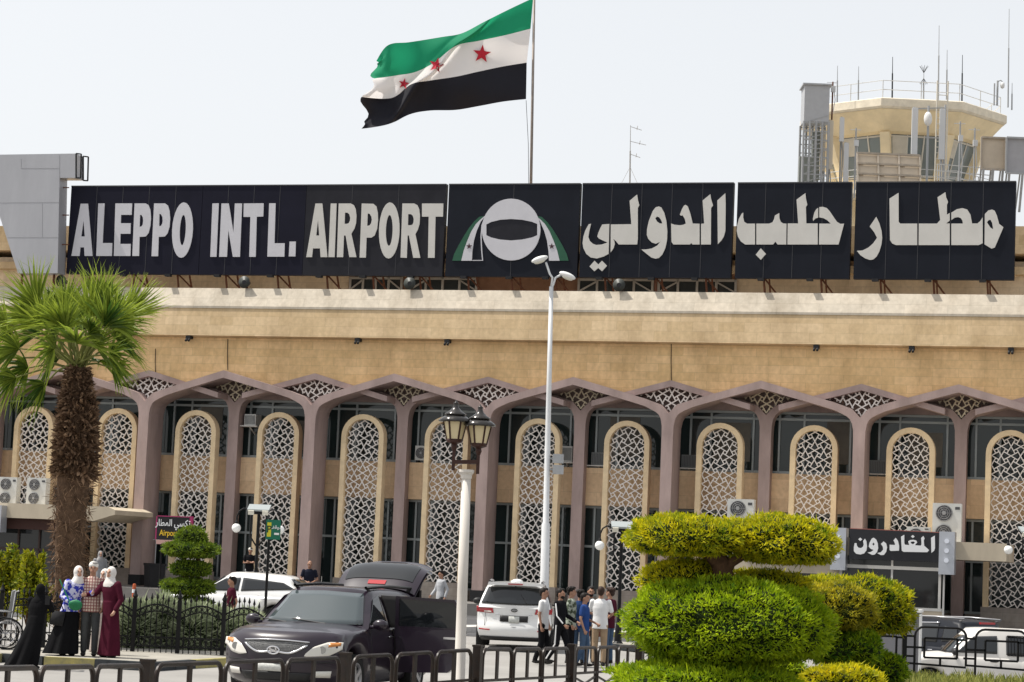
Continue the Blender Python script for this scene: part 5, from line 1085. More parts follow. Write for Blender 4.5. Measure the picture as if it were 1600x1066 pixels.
class Car:
    def __init__(s, name, label, cat, loc, yaw, paint, L=4.7, W=1.86, H=1.68, wb=2.75, wr=.36, ax=None, top=None, wsb=1.0, wst=.3, rrt=-1.7, rrb=-2.2, belt=1.08, rw=.62, bf=.42, brr=.25, xf=None, xr=None, sill=.26, roofdrop=.06, group=None):
        s.t = thing(name, label, cat, loc, yaw, group); s.L, s.W, s.H, s.wr, s.belt = L, W, H, wr, belt; s.paint = paint; s.bf, s.br = bf, brr
        ax = ax if ax is not None else .04; s.ax = (ax + wb / 2, ax - wb / 2); s.sill = sill
        s.xf = xf or [(0, L / 2 - .14), (.2, L / 2 - .02), (.5, L / 2), (.75, L / 2 - .05), (1, L / 2 - .26)]; s.xr = xr or [(0, -L / 2 + .12), (.25, -L / 2), (.6, -L / 2 + .02), (1, -L / 2 + .12)]
        s.top = top or [(-L / 2, belt), (wsb - .05, belt + .02), (wsb + .5, belt - .03), (L / 2 - .35, belt - .17), (L / 2 - .1, belt - .28)]
        s.wp = [(0, .84), (.1, .93), (.3, .985), (.6, 1.0), (.85, .975), (1, .93)]
        s.g = dict(wsb=wsb, wst=wst, rrt=rrt, rrb=rrb, rw=rw, rd=roofdrop)
        q = MB(); NA, NB, NC = 110, 16, 12; A_ = [-1 + 2 * i / NA for i in range(NA + 1)]; B_ = [-1 + 2 * i / NB for i in range(NB + 1)]; C_ = [-1 + 2 * i / NC for i in range(NC + 1)]
        q.grid([[s.P(a, b, 1) for b in B_] for a in A_]); q.grid([[s.P(a, b, -1) for b in B_] for a in A_], mi=1)
        for e in (-1, 1): q.grid([[s.P(a, e, c) for c in C_] for a in A_]); q.grid([[s.P(e, b, c) for c in C_] for b in B_])
        s.body = q.build('body', [paint, UNDER], s.t, True, merge=True, ang=50)
        q = MB(); NA, NB, NC = 40, 14, 10; A_ = [-1 + 2 * i / NA for i in range(NA + 1)]; B_ = [-1 + 2 * i / NB for i in range(NB + 1)]; C_ = [-1 + 2 * i / NC for i in range(NC + 1)]
        q.grid([[s.G(a, b, 1) for b in B_] for a in A_])
        for e in (-1, 1): q.grid([[s.G(a, e, c) for c in C_] for a in A_]); q.grid([[s.G(e, b, c) for c in C_] for b in B_])
        s.cab = q.build('cabin', paint, s.t, True, merge=True, ang=50); s.wheels()
    def zb(s, x):
        z = s.sill
        for a in s.ax:
            d = abs(x - a); r_ = s.wr + .07
            if d < r_: z = max(z, s.wr + math.sqrt(r_ * r_ - d * d))
        return z
    def tap(s, x): return 1 - .07 * (abs(x) / (s.L / 2)) ** 4
    def P(s, a, b, c):
        t = (c + 1) / 2; x1 = pl(s.xf, t) - s.bf * abs(b) ** 2.6; x0 = pl(s.xr, t) + s.br * abs(b) ** 3; x = x0 + (x1 - x0) * (a + 1) / 2
        zb_, zt = s.zb(x), pl(s.top, x); return Vector((x, b * s.W / 2 * pl(s.wp, t) * s.tap(x), zb_ + (zt - zb_) * t - .055 * abs(b) ** 5 * t ** 4 + .02 * (1 - b * b) * t ** 4))
    def tz(s, x, z): zb_, zt = s.zb(x), pl(s.top, x); return min(1, max(0, (z - zb_) / max(.05, zt - zb_)))
    def side(s, e, o=.008): return lambda x, z: Vector((x, e * (s.W / 2 * pl(s.wp, s.tz(x, z)) * s.tap(x) + o), z))
    def end(s, f, o=.012):
        def fn(y, z):
            x = (s.L / 2 - .1) * f; t = s.tz(x, z); b = min(1, abs(y) / (s.W / 2 * pl(s.wp, t) * s.tap(x)))
            return Vector((pl(s.xf, t) - s.bf * b ** 2.6 + o, y, z)) if f > 0 else Vector((pl(s.xr, t) + s.br * b ** 3 - o, y, z))
        return fn
    def gw(s, t): return s.W / 2 * (.93 + (s.g['rw'] * 2 / s.W - .93) * t ** 1.25)
    def G(s, a, b, c):
        t = (c + 1) / 2; g = s.g; x1 = g['wsb'] + (g['wst'] - g['wsb']) * t - .22 * abs(b) ** 2.5; x0 = g['rrb'] + (g['rrt'] - g['rrb']) * t + .14 * abs(b) ** 3; x = x0 + (x1 - x0) * (a + 1) / 2
        zt = s.H - g['rd'] * ((x - .0) / 2) ** 2 - .03 * (abs(a) ** 6); z0 = s.belt - .05; return Vector((x, b * s.gw(t), z0 + (zt - z0) * t - .05 * abs(b) ** 4 * t ** 3))
    def gt(s, z): return min(1, max(0, (z - s.belt + .05) / (s.H - s.belt + .05)))
    def gside(s, e, o=.008): return lambda x, z: Vector((x, e * (s.gw(s.gt(z)) + o), z))
    def gend(s, f, o=.012):
        def fn(y, z):
            t = s.gt(z); b = min(1, abs(y) / s.gw(t)); g = s.g
            return Vector((g['wsb'] + (g['wst'] - g['wsb']) * t - .22 * b ** 2.5 + o, y, z)) if f > 0 else Vector((g['rrb'] + (g['rrt'] - g['rrb']) * t + .14 * b ** 3 - o, y, z))
        return fn
    def patch(s, name, m, fn, lo, hi, rows=6, cols=14, par=None, off=0):
        def rs(L_):
            k = len(L_) - 1; out = []
            for i in range(cols + 1): t = i / cols * k; j = min(int(t), k - 1); f = t - j; out.append((L_[j][0] + (L_[j + 1][0] - L_[j][0]) * f, L_[j][1] + (L_[j + 1][1] - L_[j][1]) * f))
            return out
        a, b = rs(lo), rs(hi); q = MB(); q.grid([[fn(p[0] + (r_[0] - p[0]) * k / rows, p[1] + (r_[1] - p[1]) * k / rows) for p, r_ in zip(a, b)] for k in range(rows + 1)])
        o = q.build(name, m, par or s.t, True); o.modifiers.new('solid', 'SOLIDIFY').thickness = .004; o.modifiers['solid'].offset = 0; return o
    def wheels(s):
        for a in s.ax:
            for e in (-1, 1):
                y = e * (s.W / 2 - .115); mp = lambda q: [tuple((v[0] + a, y + v[2] * e, v[1] + s.wr)) for v in q.v]
                r_ = s.wr; q = MB(); q.lathe([(r_ * .62, -.1), (r_ * .9, -.11), (r_, -.06), (r_, .06), (r_ * .9, .105), (r_ * .66, .1), (r_ * .62, .06)], n=28); q.v = mp(q); wh = q.build('wheel', TYRE, s.t, True, ang=40)
                q = MB(); q.lathe([(r_ * .66, .03), (r_ * .66, .098), (r_ * .60, .1), (r_ * .56, .05), (.02, .04)], n=28)
                for k in range(5): an = k * 1.2566; q.bar((.03 * math.cos(an), .03 * math.sin(an), .075), (r_ * .6 * math.cos(an), r_ * .6 * math.sin(an), .085), .075, .03)
                q.lathe([(.07, .06), (.06, .1), (.02, .1)], n=12); q.v = mp(q); q.build('rim', RIM, wh, ang=40)
    def mirror(s, x, z, m):
        for e in (-1, 1):
            q = MB(); q.ell((x, e * (s.W / 2 + .09), z), (.075, .125, .085), 12, 8); q.bar((x, e * s.W / 2 * .93, z - .04), (x, e * (s.W / 2 + .06), z - .03), .07, .05); q.build('mirror', m, s.t, True)
    def rails(s, x0, x1, m, z=.05):
        for e in (-1, 1):
            y = e * (s.g['rw'] - .06); q = MB(); zz = s.H - .03; q.tube([(x0, y, zz - .03), (x0 + .15, y, zz + z), ((x0 + x1) / 2, y, zz + z + .025), (x1 - .15, y, zz + z), (x1, y, zz - .03)], [.03, .025, .022, .025, .03], 8); q.build('roof_rail', m, s.t, True)
    def handle(s, x, z, e, m): q = MB(); p = s.side(e, .02)(x, z); q.ell(p, (.10, .018, .018), 10, 6); q.build('handle', m, s.t, True)
    def line(s, pts, fn, m=None, w_=.012, name='panel_gap'):
        q = MB(); q.tube([fn(*p) for p in pts], w_, 4); q.build(name, m or TRB, s.t)
# ---- dark SUV with open tailgate and rear door
PUR = mat('aubergine_paint', (.014, .008, .016), .3, .0, coat=.5, spec=.3)
HW = Vector((-math.sin(R(17)), -math.cos(R(17)), 0)); HL = Vector((math.cos(R(17)), -math.sin(R(17)), 0))
cpos = onground(424, 35.1); ctr = Vector((cpos.x, 35.1, 0)) - HW * 2.42; ctr.z = .14
K = Car('dark_suv', 'dark aubergine SUV with raised tailgate and open rear door', 'suv', ctr, math.atan2(HW.y, HW.x), PUR, L=4.84, W=1.945, H=1.74, wb=2.8, wr=.37, wsb=1.12, wst=.35, rrt=-1.85, rrb=-2.2, belt=1.12, rw=.66, bf=.36,
        top=[(-2.42, 1.12), (1.05, 1.16), (1.5, 1.14), (2.0, 1.08), (2.25, 1.04), (2.42, 1.01)], xf=[(0, 2.28), (.2, 2.40), (.5, 2.42), (.75, 2.41), (.9, 2.37), (1, 2.26)])
K.patch('windscreen', glass('windscreen_glass', (.05, .065, .07), .03, .9), K.gend(1), [(-.80, 1.17), (0, 1.15), (.80, 1.17)], [(-.60, 1.64), (0, 1.665), (.60, 1.64)])
for e in (-1, 1):
    K.patch('window', CGL, K.gside(e), [(.80, 1.17), (.0, 1.18)], [(.30, 1.56), (.0, 1.62)]); K.patch('window', CGL, K.gside(e), [(-1.1, 1.2), (-1.75, 1.24)], [(-1.1, 1.6), (-1.55, 1.56)])
    K.patch('headlight', LAMP, K.end(1, .016), [(e * .46, .71), (e * .60, .69), (e * .78, .72), (e * .95, .83)], [(e * .48, .75), (e * .58, .85), (e * .76, .93), (e * .95, .93)])
    K.patch('indicator', AMB, K.end(1, .024), [(e * .77, .85), (e * .92, .88)], [(e * .77, .92), (e * .92, .925)], rows=2, cols=4)
    q = MB(); c = K.end(1, .02)(e * .70, .81); q.tube([c, c + Vector((.012, 0, 0))], .055, 14); q.build('projector', mat('lamp_projector', (.30, .30, .29), .2, .5), K.t)
    K.patch('fog_lamp', LAMP, K.end(1, .016), [(e * .58, .40), (e * .80, .40)], [(e * .60, .49), (e * .82, .50)], rows=2)
K.patch('window', CGL, K.gside(-1), [(-.08, 1.18), (-1.02, 1.2)], [(-.08, 1.62), (-1.02, 1.6)])
K.patch('door_opening_shade', DARK, K.side(1, .012), [(-.16, .42), (-1.0, .46)], [(-.16, 1.1), (-1.05, 1.1)]); K.patch('door_opening_shade', DARK, K.gside(1, .012), [(-.12, 1.12), (-1.05, 1.12)], [(-.12, 1.62), (-1.0, 1.6)])  # dark patches on the closed side paint the shade of the unlit cabin
top_ = [(-.52, .915), (-.26, .93), (0, .935), (.26, .93), (.52, .915)]; bot_ = [(-.50, .87), (-.27, .75), (0, .765), (.27, .75), (.50, .87)]
gm = bpy.data.materials.new('grille_mesh'); gm.use_nodes = True; n_ = gm.node_tree; ck = n_.nodes.new('ShaderNodeTexChecker'); ck.inputs['Scale'].default_value = 70; ck.inputs[1].default_value = (.015, .015, .015, 1); ck.inputs[2].default_value = (.20, .20, .20, 1)
tc = n_.nodes.new('ShaderNodeTexCoord'); mp = n_.nodes.new('ShaderNodeMapping'); mp.inputs['Rotation'].default_value = (R(45), 0, 0); n_.links.new(tc.outputs['Object'], mp.inputs[0]); n_.links.new(mp.outputs[0], ck.inputs[0]); n_.links.new(ck.outputs[0], n_.nodes['Principled BSDF'].inputs[0])
gr = K.patch('grille', gm, K.end(1, .014), bot_, top_)
fn = K.end(1, .03); q = MB(); sm = lambda L_, n=24: [lin(L_, i / n) for i in range(n + 1)]; q.tube([fn(*p) for p in sm(bot_)], .018, 6); q.tube([fn(*p) for p in sm(top_)], .012, 6); q.build('grille_trim', CHR, gr, True)
c = K.end(1, .045)(0, .78); q = MB(); q.tube([c + Vector((0, .095 * math.cos(k * .3142), .055 * math.sin(k * .3142))) for k in range(21)], .012, 6)
for y0, y1, z0, z1 in ((.035, .055, -.045, .045), (-.055, -.035, -.045, .045), (-.045, .045, .012, -.012)): q.bar(c + Vector((0, y0 if y0 == -.045 else y1, z0)), c + Vector((0, y1 if y0 == -.045 else y0, z1)), .022, .015, up=(1, 0, 0))
q.build('emblem', CHR, gr)
K.patch('lower_grille', TRB, K.end(1, .014), [(-.52, .33), (.52, .33)], [(-.56, .46), (.56, .46)]); K.patch('bumper_seam', TRB, K.end(1, .012), [(-.86, .62), (0, .60), (.86, .62)], [(-.86, .635), (0, .612), (.86, .635)], rows=1)
PLT = mat('number_plate', (.55, .56, .53), .5, var=.3, vscale=25); K.patch('number_plate', PLT, K.end(1, .035), [(-.26, .47), (.26, .47)], [(-.26, .58), (.26, .58)], rows=2)
K.mirror(.78, 1.18, PUR); K.rails(.1, -1.75, TRB, .02); K.handle(-.0, .98, 1, CHR)
for e in (-.35, .3): q = MB(); q.tube([(1.14, e, 1.165), (1.02, e - .35, 1.195), (.98, e - .62, 1.22)], [.016, .01, .007], 5); q.build('wiper', TRB, K.t)
for (p, f) in (([(.82, .5), (.86, .8), (.85, 1.08)], K.side(1, .003)), ([(-.1, .40), (-.1, 1.08)], K.side(1, .003))): K.line(p, f, w_=.006)
# raised tailgate
tg = bpy.data.objects.new('tailgate', None); C.objects.link(tg); tg.parent = K.t
def TGs(u, v, o=0): w_ = .70 - .06 * v + .05 * math.sin(v * 3); return Vector((-1.80 - 1.05 * v, u * w_, 1.72 + .40 * v + .17 * math.sin(min(1, v * 1.1) * 2.9) - .10 * abs(u) ** 4 + o))
U_ = [-1 + k / 8 for k in range(17)]; V_ = [k / 12 for k in range(13)]
q = MB(); q.grid([[TGs(u, v) for u in U_] for v in V_]); q.grid([[TGs(u, v, -.07) for u in U_] for v in V_]); pn = q.build('tailgate_panel', PUR, tg, True)
q = MB(); q.grid([[TGs(u * .84, .16 + v * .42, .012) for u in U_] for v in V_]); q.build('rear_window', CGL, tg, True)
q = MB(); q.grid([[TGs(u * .22, .05 + v * .07, .014) for u in U_] for v in V_]); q.build('brake_light', REDL, tg, True)
q = MB(); q.grid([[TGs(u * .34, .80 + v * .13, .014) for u in U_] for v in V_]); q.build('plate_recess', TRB, tg, True)
for e in (-1, 1): q = MB(); q.tube([(-1.95, e * .62, 1.35), (-2.35, e * .64, 1.86)], .018, 6); q.build('strut', TRB, tg)
q = MB(); q.box((-2.12, 0, 1.25), (.1, 1.4, .9)); q.build('boot_opening_shade', DARK, K.t)  # dark slab painted as the shade inside the open boot
# open rear door
dr = bpy.data.objects.new('rear_door', None); C.objects.link(dr); dr.parent = K.t; dr.location = (-.22, .95, 0); dr.scale = (1.16, 1, 1); 
dr.rotation_euler = (0, 0, R(90 - 2))
def DP(u, z): return Vector((u, .03 * math.sin((z - .4) * 2.4), z))
q = MB(); q.ext([[(.0, .42), (.80, .46), (.98, .62), (1.02, 1.12), (.0, 1.12)]], lambda u, z, d: DP(u, z) + Vector((0, d, 0)), -.05, .05); q.build('door_panel', PUR, dr)
q = MB(); q.ext([[(.0, 1.12), (1.02, 1.12), (.98, 1.4), (.86, 1.60), (.0, 1.62)], [(.05, 1.15), (.05, 1.58), (.84, 1.555), (.93, 1.38), (.965, 1.15)]], lambda u, z, d: DP(u, z) + Vector((0, d, 0)), -.03, .03); q.build('window_frame', PUR, dr)
q = MB(); q.ext([[(.05, 1.15), (.965, 1.15), (.93, 1.38), (.84, 1.555), (.05, 1.58)]], lambda u, z, d: DP(u, z) + Vector((0, d, 0)), -.006, .006); q.build('window', CGL, dr)
q = MB(); q.box((.84, -.075, 1.0), (.2, .03, .035)); q.build('handle', CHR, dr)
# ---- white SUV from behind
WHT = mat('white_car_paint', (.72, .72, .71), .28, coat=.8); cp_ = onground(806, 57.4)
S_ = Car('white_suv', 'white SUV seen from behind, parked beside the tall street lamp', 'suv', (cp_.x, 59.6, gz(58)), R(90 - 2), WHT, L=4.76, W=1.89, H=1.69, wb=2.78, wr=.36, wsb=1.0, wst=.3, rrt=-1.98, rrb=-2.3, belt=1.10, rw=.70, brr=.22, xr=[(0, -2.28), (.12, -2.36), (.35, -2.38), (.6, -2.30), (1, -2.30)])
S_.patch('rear_window', CGL, S_.gend(-1), [(-.82, 1.15), (0, 1.13), (.82, 1.15)], [(-.66, 1.55), (0, 1.57), (.66, 1.55)])
q = MB(); q.ext([[(-.68, 1.60), (.68, 1.60), (.66, 1.67), (-.66, 1.67)]], lambda y, z, d: Vector((d, y, z)), -2.17, -1.9); q.build('spoiler', WHT, S_.t)
q = MB(); q.box((-2.185, 0, 1.632), (.02, .36, .025)); q.build('brake_light', REDL, S_.t)
for e in (-1, 1):
    S_.patch('tail_light', REDL, S_.end(-1, .016), [(e * .50, .92), (e * .92, .93)], [(e * .53, 1.05), (e * .93, 1.075)], rows=3); S_.patch('reverse_lamp', LAMP, S_.end(-1, .022), [(e * .56, .935), (e * .74, .94)], [(e * .56, .965), (e * .74, .97)], rows=1)
    S_.patch('reflector', REDL, S_.end(-1, .014), [(e * .58, .50), (e * .85, .51)], [(e * .58, .53), (e * .85, .545)], rows=1)
    S_.patch('window', CGL, S_.gside(e), [(.75, 1.15), (-1.75, 1.18)], [(.28, 1.54), (-1.65, 1.52)])
S_.line([(-.72, .62), (-.70, .95), (-.72, 1.08)], S_.end(-1, .004), mat('panel_shadow_gap', (.2, .2, .2), .7), .006); S_.line([(.72, .62), (.70, .95), (.72, 1.08)], S_.end(-1, .004), MATS['panel_shadow_gap'], .006); S_.line([(-.72, .62), (0, .60), (.72, .62)], S_.end(-1, .004), MATS['panel_shadow_gap'], .007)
S_.line([(-.45, .90), (.45, .90)], S_.end(-1, .012), CHR, .012, 'chrome_bar'); S_.patch('plate_recess', TRB, S_.end(-1, .014), [(-.34, .72), (.34, .72)], [(-.34, .87), (.34, .87)], rows=2)
S_.patch('number_plate', PLT, S_.end(-1, .03), [(-.13, .70), (.13, .70)], [(-.13, .855), (.13, .855)], rows=2); c = S_.end(-1, .03)(0, 1.0); q = MB(); q.tube([c + Vector((0, .07 * math.cos(k * .3142), .035 * math.sin(k * .3142))) for k in range(21)], .01, 5)
for y in (-.035, 0, .03): q.box(c + Vector((0, y, 0)), (.012, .012, .034))
q.build('emblem', BLACK, S_.t); S_.patch('lower_bumper', TRB, S_.end(-1, .014), [(-.78, .26), (.78, .26)], [(-.84, .36), (.84, .36)], rows=2); S_.mirror(.72, 1.15, TRB); S_.rails(.2, -1.7, RIM, .03)
q = MB(); q.tube([(-2.02, 0, 1.585), (-2.26, -.3, 1.17)], .012, 5); q.build('wiper', TRB, S_.t)
q = MB(); q.lathe([(.16, 0), (.15, .05), (.08, .09), (.01, .1)], (-1.0, .0, 1.66), 12); q.build('roof_pod', WHT, S_.t, True)
# ---- white crossover behind the hedge
cp_ = onground(372, 62.5)
X_ = Car('white_crossover', 'white crossover parked side on behind the iron fence, right of the palm', 'car', (cp_.x, 62.5, gz(62)), R(180 - 8 + 180 - 170), WHT, L=4.55, W=1.84, H=1.60, wb=2.66, wsb=1.05, wst=.2, rrt=-1.5, rrb=-2.12, belt=1.03, rw=.58, roofdrop=.09)
X_.t.rotation_euler = (0, 0, R(180 - 14))
for e in (-1, 1):
    X_.patch('window', CGL, X_.gside(e), [(.72, 1.08), (-.25, 1.10)], [(.15, 1.42), (-.25, 1.45)]); X_.patch('window', CGL, X_.gside(e), [(-.32, 1.10), (-1.80, 1.20)], [(-.32, 1.45), (-1.45, 1.36)]); X_.handle(-.05, .9, e, CHR); X_.handle(-1.0, .92, e, CHR)
    X_.patch('tail_light', REDL, X_.side(e, .012), [(-2.1, .86), (-1.8, .90)], [(-2.1, .98), (-1.85, .97)], rows=2); X_.patch('headlight', LAMP, X_.side(e, .012), [(1.75, .72), (2.05, .72)], [(1.7, .82), (2.0, .80)], rows=2); X_.line([(-.28, .35), (-.28, 1.02)], X_.side(e, .003), MATS['panel_shadow_gap'], .006)
X_.patch('windscreen', CGL, X_.gend(1), [(-.76, 1.08), (.76, 1.08)], [(-.52, 1.48), (.52, 1.48)]); X_.patch('rear_window', CGL, X_.gend(-1), [(-.7, 1.08), (.7, 1.08)], [(-.5, 1.46), (.5, 1.46)]); X_.mirror(.75, 1.08, WHT)
# ---- vehicles at the right
GRP = mat('slate_car_paint', (.010, .012, .018), .45, spec=.22); hx = Vector((-.56, .83, 0)).normalized(); P = at(1556, 1000, 57.5); c_ = Vector((P.x, 57.5, 0)) + hx * 2.3; c_.z = gxy(c_.x, c_.y) + .02
D_ = Car('slate_suv', 'dark slate SUV with silver roof rails behind the white car on the right', 'suv', c_, math.atan2(hx.y, hx.x), GRP, L=4.7, W=1.88, H=1.80, wb=2.7, wsb=1.0, wst=.25, rrt=-1.85, rrb=-2.25, belt=1.13, rw=.68)
D_.patch('rear_window', CGL, D_.gend(-1), [(-.8, 1.2), (0, 1.18), (.8, 1.2)], [(-.62, 1.62), (0, 1.64), (.62, 1.62)]); q = MB(); q.box((-2.0, 0, 1.705), (.05, .5, .05)); q.build('brake_light', REDL, D_.t)
for e in (-1, 1):
    D_.patch('tail_light', REDL, D_.end(-1, .018), [(e * .60, .80), (e * .93, .80)], [(e * .72, 1.10), (e * .93, 1.10)], rows=4); D_.patch('reverse_lamp', LAMP, D_.end(-1, .026), [(e * .68, .83), (e * .86, .83)], [(e * .70, .90), (e * .86, .90)], rows=1)
    D_.patch('window', CGL, D_.gside(e), [(.75, 1.18), (-.2, 1.2)], [(.22, 1.60), (-.2, 1.65)]); D_.patch('window', CGL, D_.gside(e), [(-.28, 1.2), (-1.15, 1.2)], [(-.28, 1.65), (-1.1, 1.63)]); D_.patch('window_trim', CHR, D_.gside(e, .014), [(.28, 1.62), (-1.1, 1.66)], [(.25, 1.645), (-1.1, 1.69)], rows=1); D_.patch('window', CGL, D_.gside(e), [(-1.3, 1.22), (-1.85, 1.25)], [(-1.3, 1.6), (-1.75, 1.56)]); D_.handle(-.1, 1.0, e, CHR); D_.handle(-1.0, 1.0, e, CHR)
D_.rails(.1, -1.7, RIM, .02); D_.mirror(.75, 1.2, GRP)
P = at(1512, 1040, 53.5); zc_ = gxy(P.x, 53.5)
WHD = mat('dusty_white_paint', (.62, .60, .57), .45, var=.12, vscale=2.5, coat=.3)
H_ = Car('white_van', 'dusty white small van with barred rear side window, cut by the right edge', 'van', (P.x + .32, 53.5, zc_ + .12), R(180 - 3), WHD, L=4.15, W=1.7, H=1.60, wb=2.42, wr=.30, ax=.06, wsb=1.02, wst=.38, rrt=-1.85, rrb=-2.0, belt=.98, rw=.62, sill=.22, roofdrop=.03)
for e in (-1, 1):
    H_.patch('window', CGL, H_.gside(e), [(.70, 1.03), (-.22, 1.03)], [(.30, 1.40), (-.22, 1.43)]); w_ = H_.patch('window', CGL, H_.gside(e), [(-.42, 1.02), (-1.65, 1.02)], [(-.42, 1.43), (-1.6, 1.41)])
    q = MB(); f_ = H_.gside(e, .02)
    for k in range(9): q.tube([f_(-.46 - k * .07, 1.0), f_(-.46 - k * .07, 1.45)], .010, 4)
    q.tube([f_(-.44, 1.01), f_(-1.04, 1.01)], .012, 4); q.tube([f_(-.44, 1.44), f_(-1.04, 1.44)], .012, 4); q.build('window_bars', BLACK, w_)
    H_.line([(.72, .34), (.70, .95)], H_.side(e, .003), MATS['panel_shadow_gap'], .006); H_.line([(-.30, .30), (-.28, .95)], H_.side(e, .003), MATS['panel_shadow_gap'], .006); H_.line([(2.0, .56), (-1.95, .56)], H_.side(e, .004), MATS['panel_shadow_gap'], .008, 'side_moulding'); H_.handle(-.15, .86, e, TRB)
    H_.patch('headlight', LAMP, H_.side(e, .012), [(1.72, .62), (1.98, .62)], [(1.70, .72), (1.93, .71)], rows=2)
H_.patch('windscreen', CGL, H_.gend(1), [(-.70, 1.02), (.70, 1.02)], [(-.55, 1.42), (.55, 1.42)]); H_.mirror(.74, 1.05, TRB)
# ---- wheeled chair at the left edge
P = onground(-4, 45.2); P.z += .15; t = thing('wheelchair', 'dark wheeled chair with grey fabric back at the left photo edge', 'wheelchair', P, R(200)); FAB = mat('grey_fabric', (.06, .062, .065), .9, var=.3, vscale=6)
q = MB(); q.box((0, 0, .50), (.42, .42, .05)); q.build('seat', FAB, t); q = MB(); q.box((-.22, 0, .82), (.05, .42, .56), ry=R(-8)); q.build('backrest', FAB, t)
for e in (-1, 1):
    q = MB(); q.tube([(-.12 + .29 * math.cos(k * .2618), e * .26, .30 + .29 * math.sin(k * .2618)) for k in range(25)], .018, 6); q.build('wheel', TYRE, t); q = MB(); q.tube([(-.12 + .25 * math.cos(k * .2618), e * .30, .30 + .25 * math.sin(k * .2618)) for k in range(25)], .01, 6)
    for k in range(8): q.tube([(-.12, e * .26, .30), (-.12 + .28 * math.cos(k * .785), e * .26, .30 + .28 * math.sin(k * .785))], .004, 4)
    q.build('handrim', CHR, t); q = MB(); q.tube([(-.30, e * .22, 1.12), (-.24, e * .22, 1.10), (-.18, e * .22, .5), (.24, e * .22, .5), (.30, e * .22, .18), (.46, e * .2, .12)], .014, 6); q.tube([(-.18, e * .22, .72), (.16, e * .22, .72), (.18, e * .22, .5)], .014, 6); q.build('frame', CHR, t); q = MB(); q.tube([(.24 + .09 * math.cos(k * .5236), e * .2, .09 + .09 * math.sin(k * .5236)) for k in range(13)], .014, 6); q.build('castor', TYRE, t)
# ================================================================== people
SK1, SK2 = mat('skin_light', (.46, .27, .19), .55), mat('skin_tan', (.33, .18, .12), .55)
HAIRM = mat('dark_hair', (.012, .009, .008), .6); EYEM = mat('eye_dark', (.01, .008, .008), .3); LIPM = mat('lip', (.30, .10, .08), .5); SHOE = mat('dark_shoe', (.02, .018, .017), .6); SHOEW = mat('pale_shoe', (.5, .5, .48), .6)
VX = dict(mode='VOXEL', voxel_size=.013, use_smooth_shade=True)
def cloth(name, col, **k): return mat(name, col, .85, spec=.06, var=k.pop('var', .25), vscale=k.pop('vs', 5), bump=.25, bscale=k.pop('bs', 14), **k)
def plaid(name):
    m = bpy.data.materials.new(name); m.use_nodes = True; n = m.node_tree; b = n.nodes['Principled BSDF']; L = n.links.new; tc = n.nodes.new('ShaderNodeTexCoord'); br = n.nodes.new('ShaderNodeTexBrick'); sx = n.nodes.new('ShaderNodeSeparateXYZ'); cx = n.nodes.new('ShaderNodeCombineXYZ')
    L(tc.outputs['Object'], sx.inputs[0]); L(sx.outputs[0], cx.inputs[0]); L(sx.outputs[2], cx.inputs[1]); L(cx.outputs[0], br.inputs['Vector']); br.offset = 0
    for k, v in (('Scale', 1), ('Brick Width', .05), ('Row Height', .055), ('Mortar Size', .008), ('Mortar Smooth', .1)): br.inputs[k].default_value = v
    br.inputs['Color1'].default_value = (.62, .50, .42, 1); br.inputs['Color2'].default_value = (.55, .42, .36, 1); br.inputs['Mortar'].default_value = (.22, .08, .08, 1); L(br.outputs[0], b.inputs[0]); b.inputs['Roughness'].default_value = .85; b.inputs['Specular IOR Level'].default_value = .1; MATS[name] = m; return m
def floral(name, c1, c2, sc=9, lo=.47, hi=.53):
    m = bpy.data.materials.new(name); m.use_nodes = True; n = m.node_tree; b = n.nodes['Principled BSDF']; tc = n.nodes.new('ShaderNodeTexCoord'); no = n.nodes.new('ShaderNodeTexNoise'); no.inputs['Scale'].default_value = sc; no.inputs['Detail'].default_value = 2; rp = n.nodes.new('ShaderNodeValToRGB')
    rp.color_ramp.elements[0].position = lo; rp.color_ramp.elements[1].position = hi; rp.color_ramp.elements[0].color = (*c1, 1); rp.color_ramp.elements[1].color = (*c2, 1); n.links.new(tc.outputs['Object'], no.inputs[0]); n.links.new(no.outputs[0], rp.inputs[0]); n.links.new(rp.outputs[0], b.inputs[0]); b.inputs['Roughness'].default_value = .85; b.inputs['Specular IOR Level'].default_value = .1; MATS[name] = m; return m
def cap(q, pts, r):
    q.tube(pts, r, 12)
    rr = r if isinstance(r, (list, tuple)) else [r] * len(pts)
    for p, k in ((pts[0], rr[0]), (pts[-1], rr[-1])): q.ell(p, (k, k, k), 10, 8)
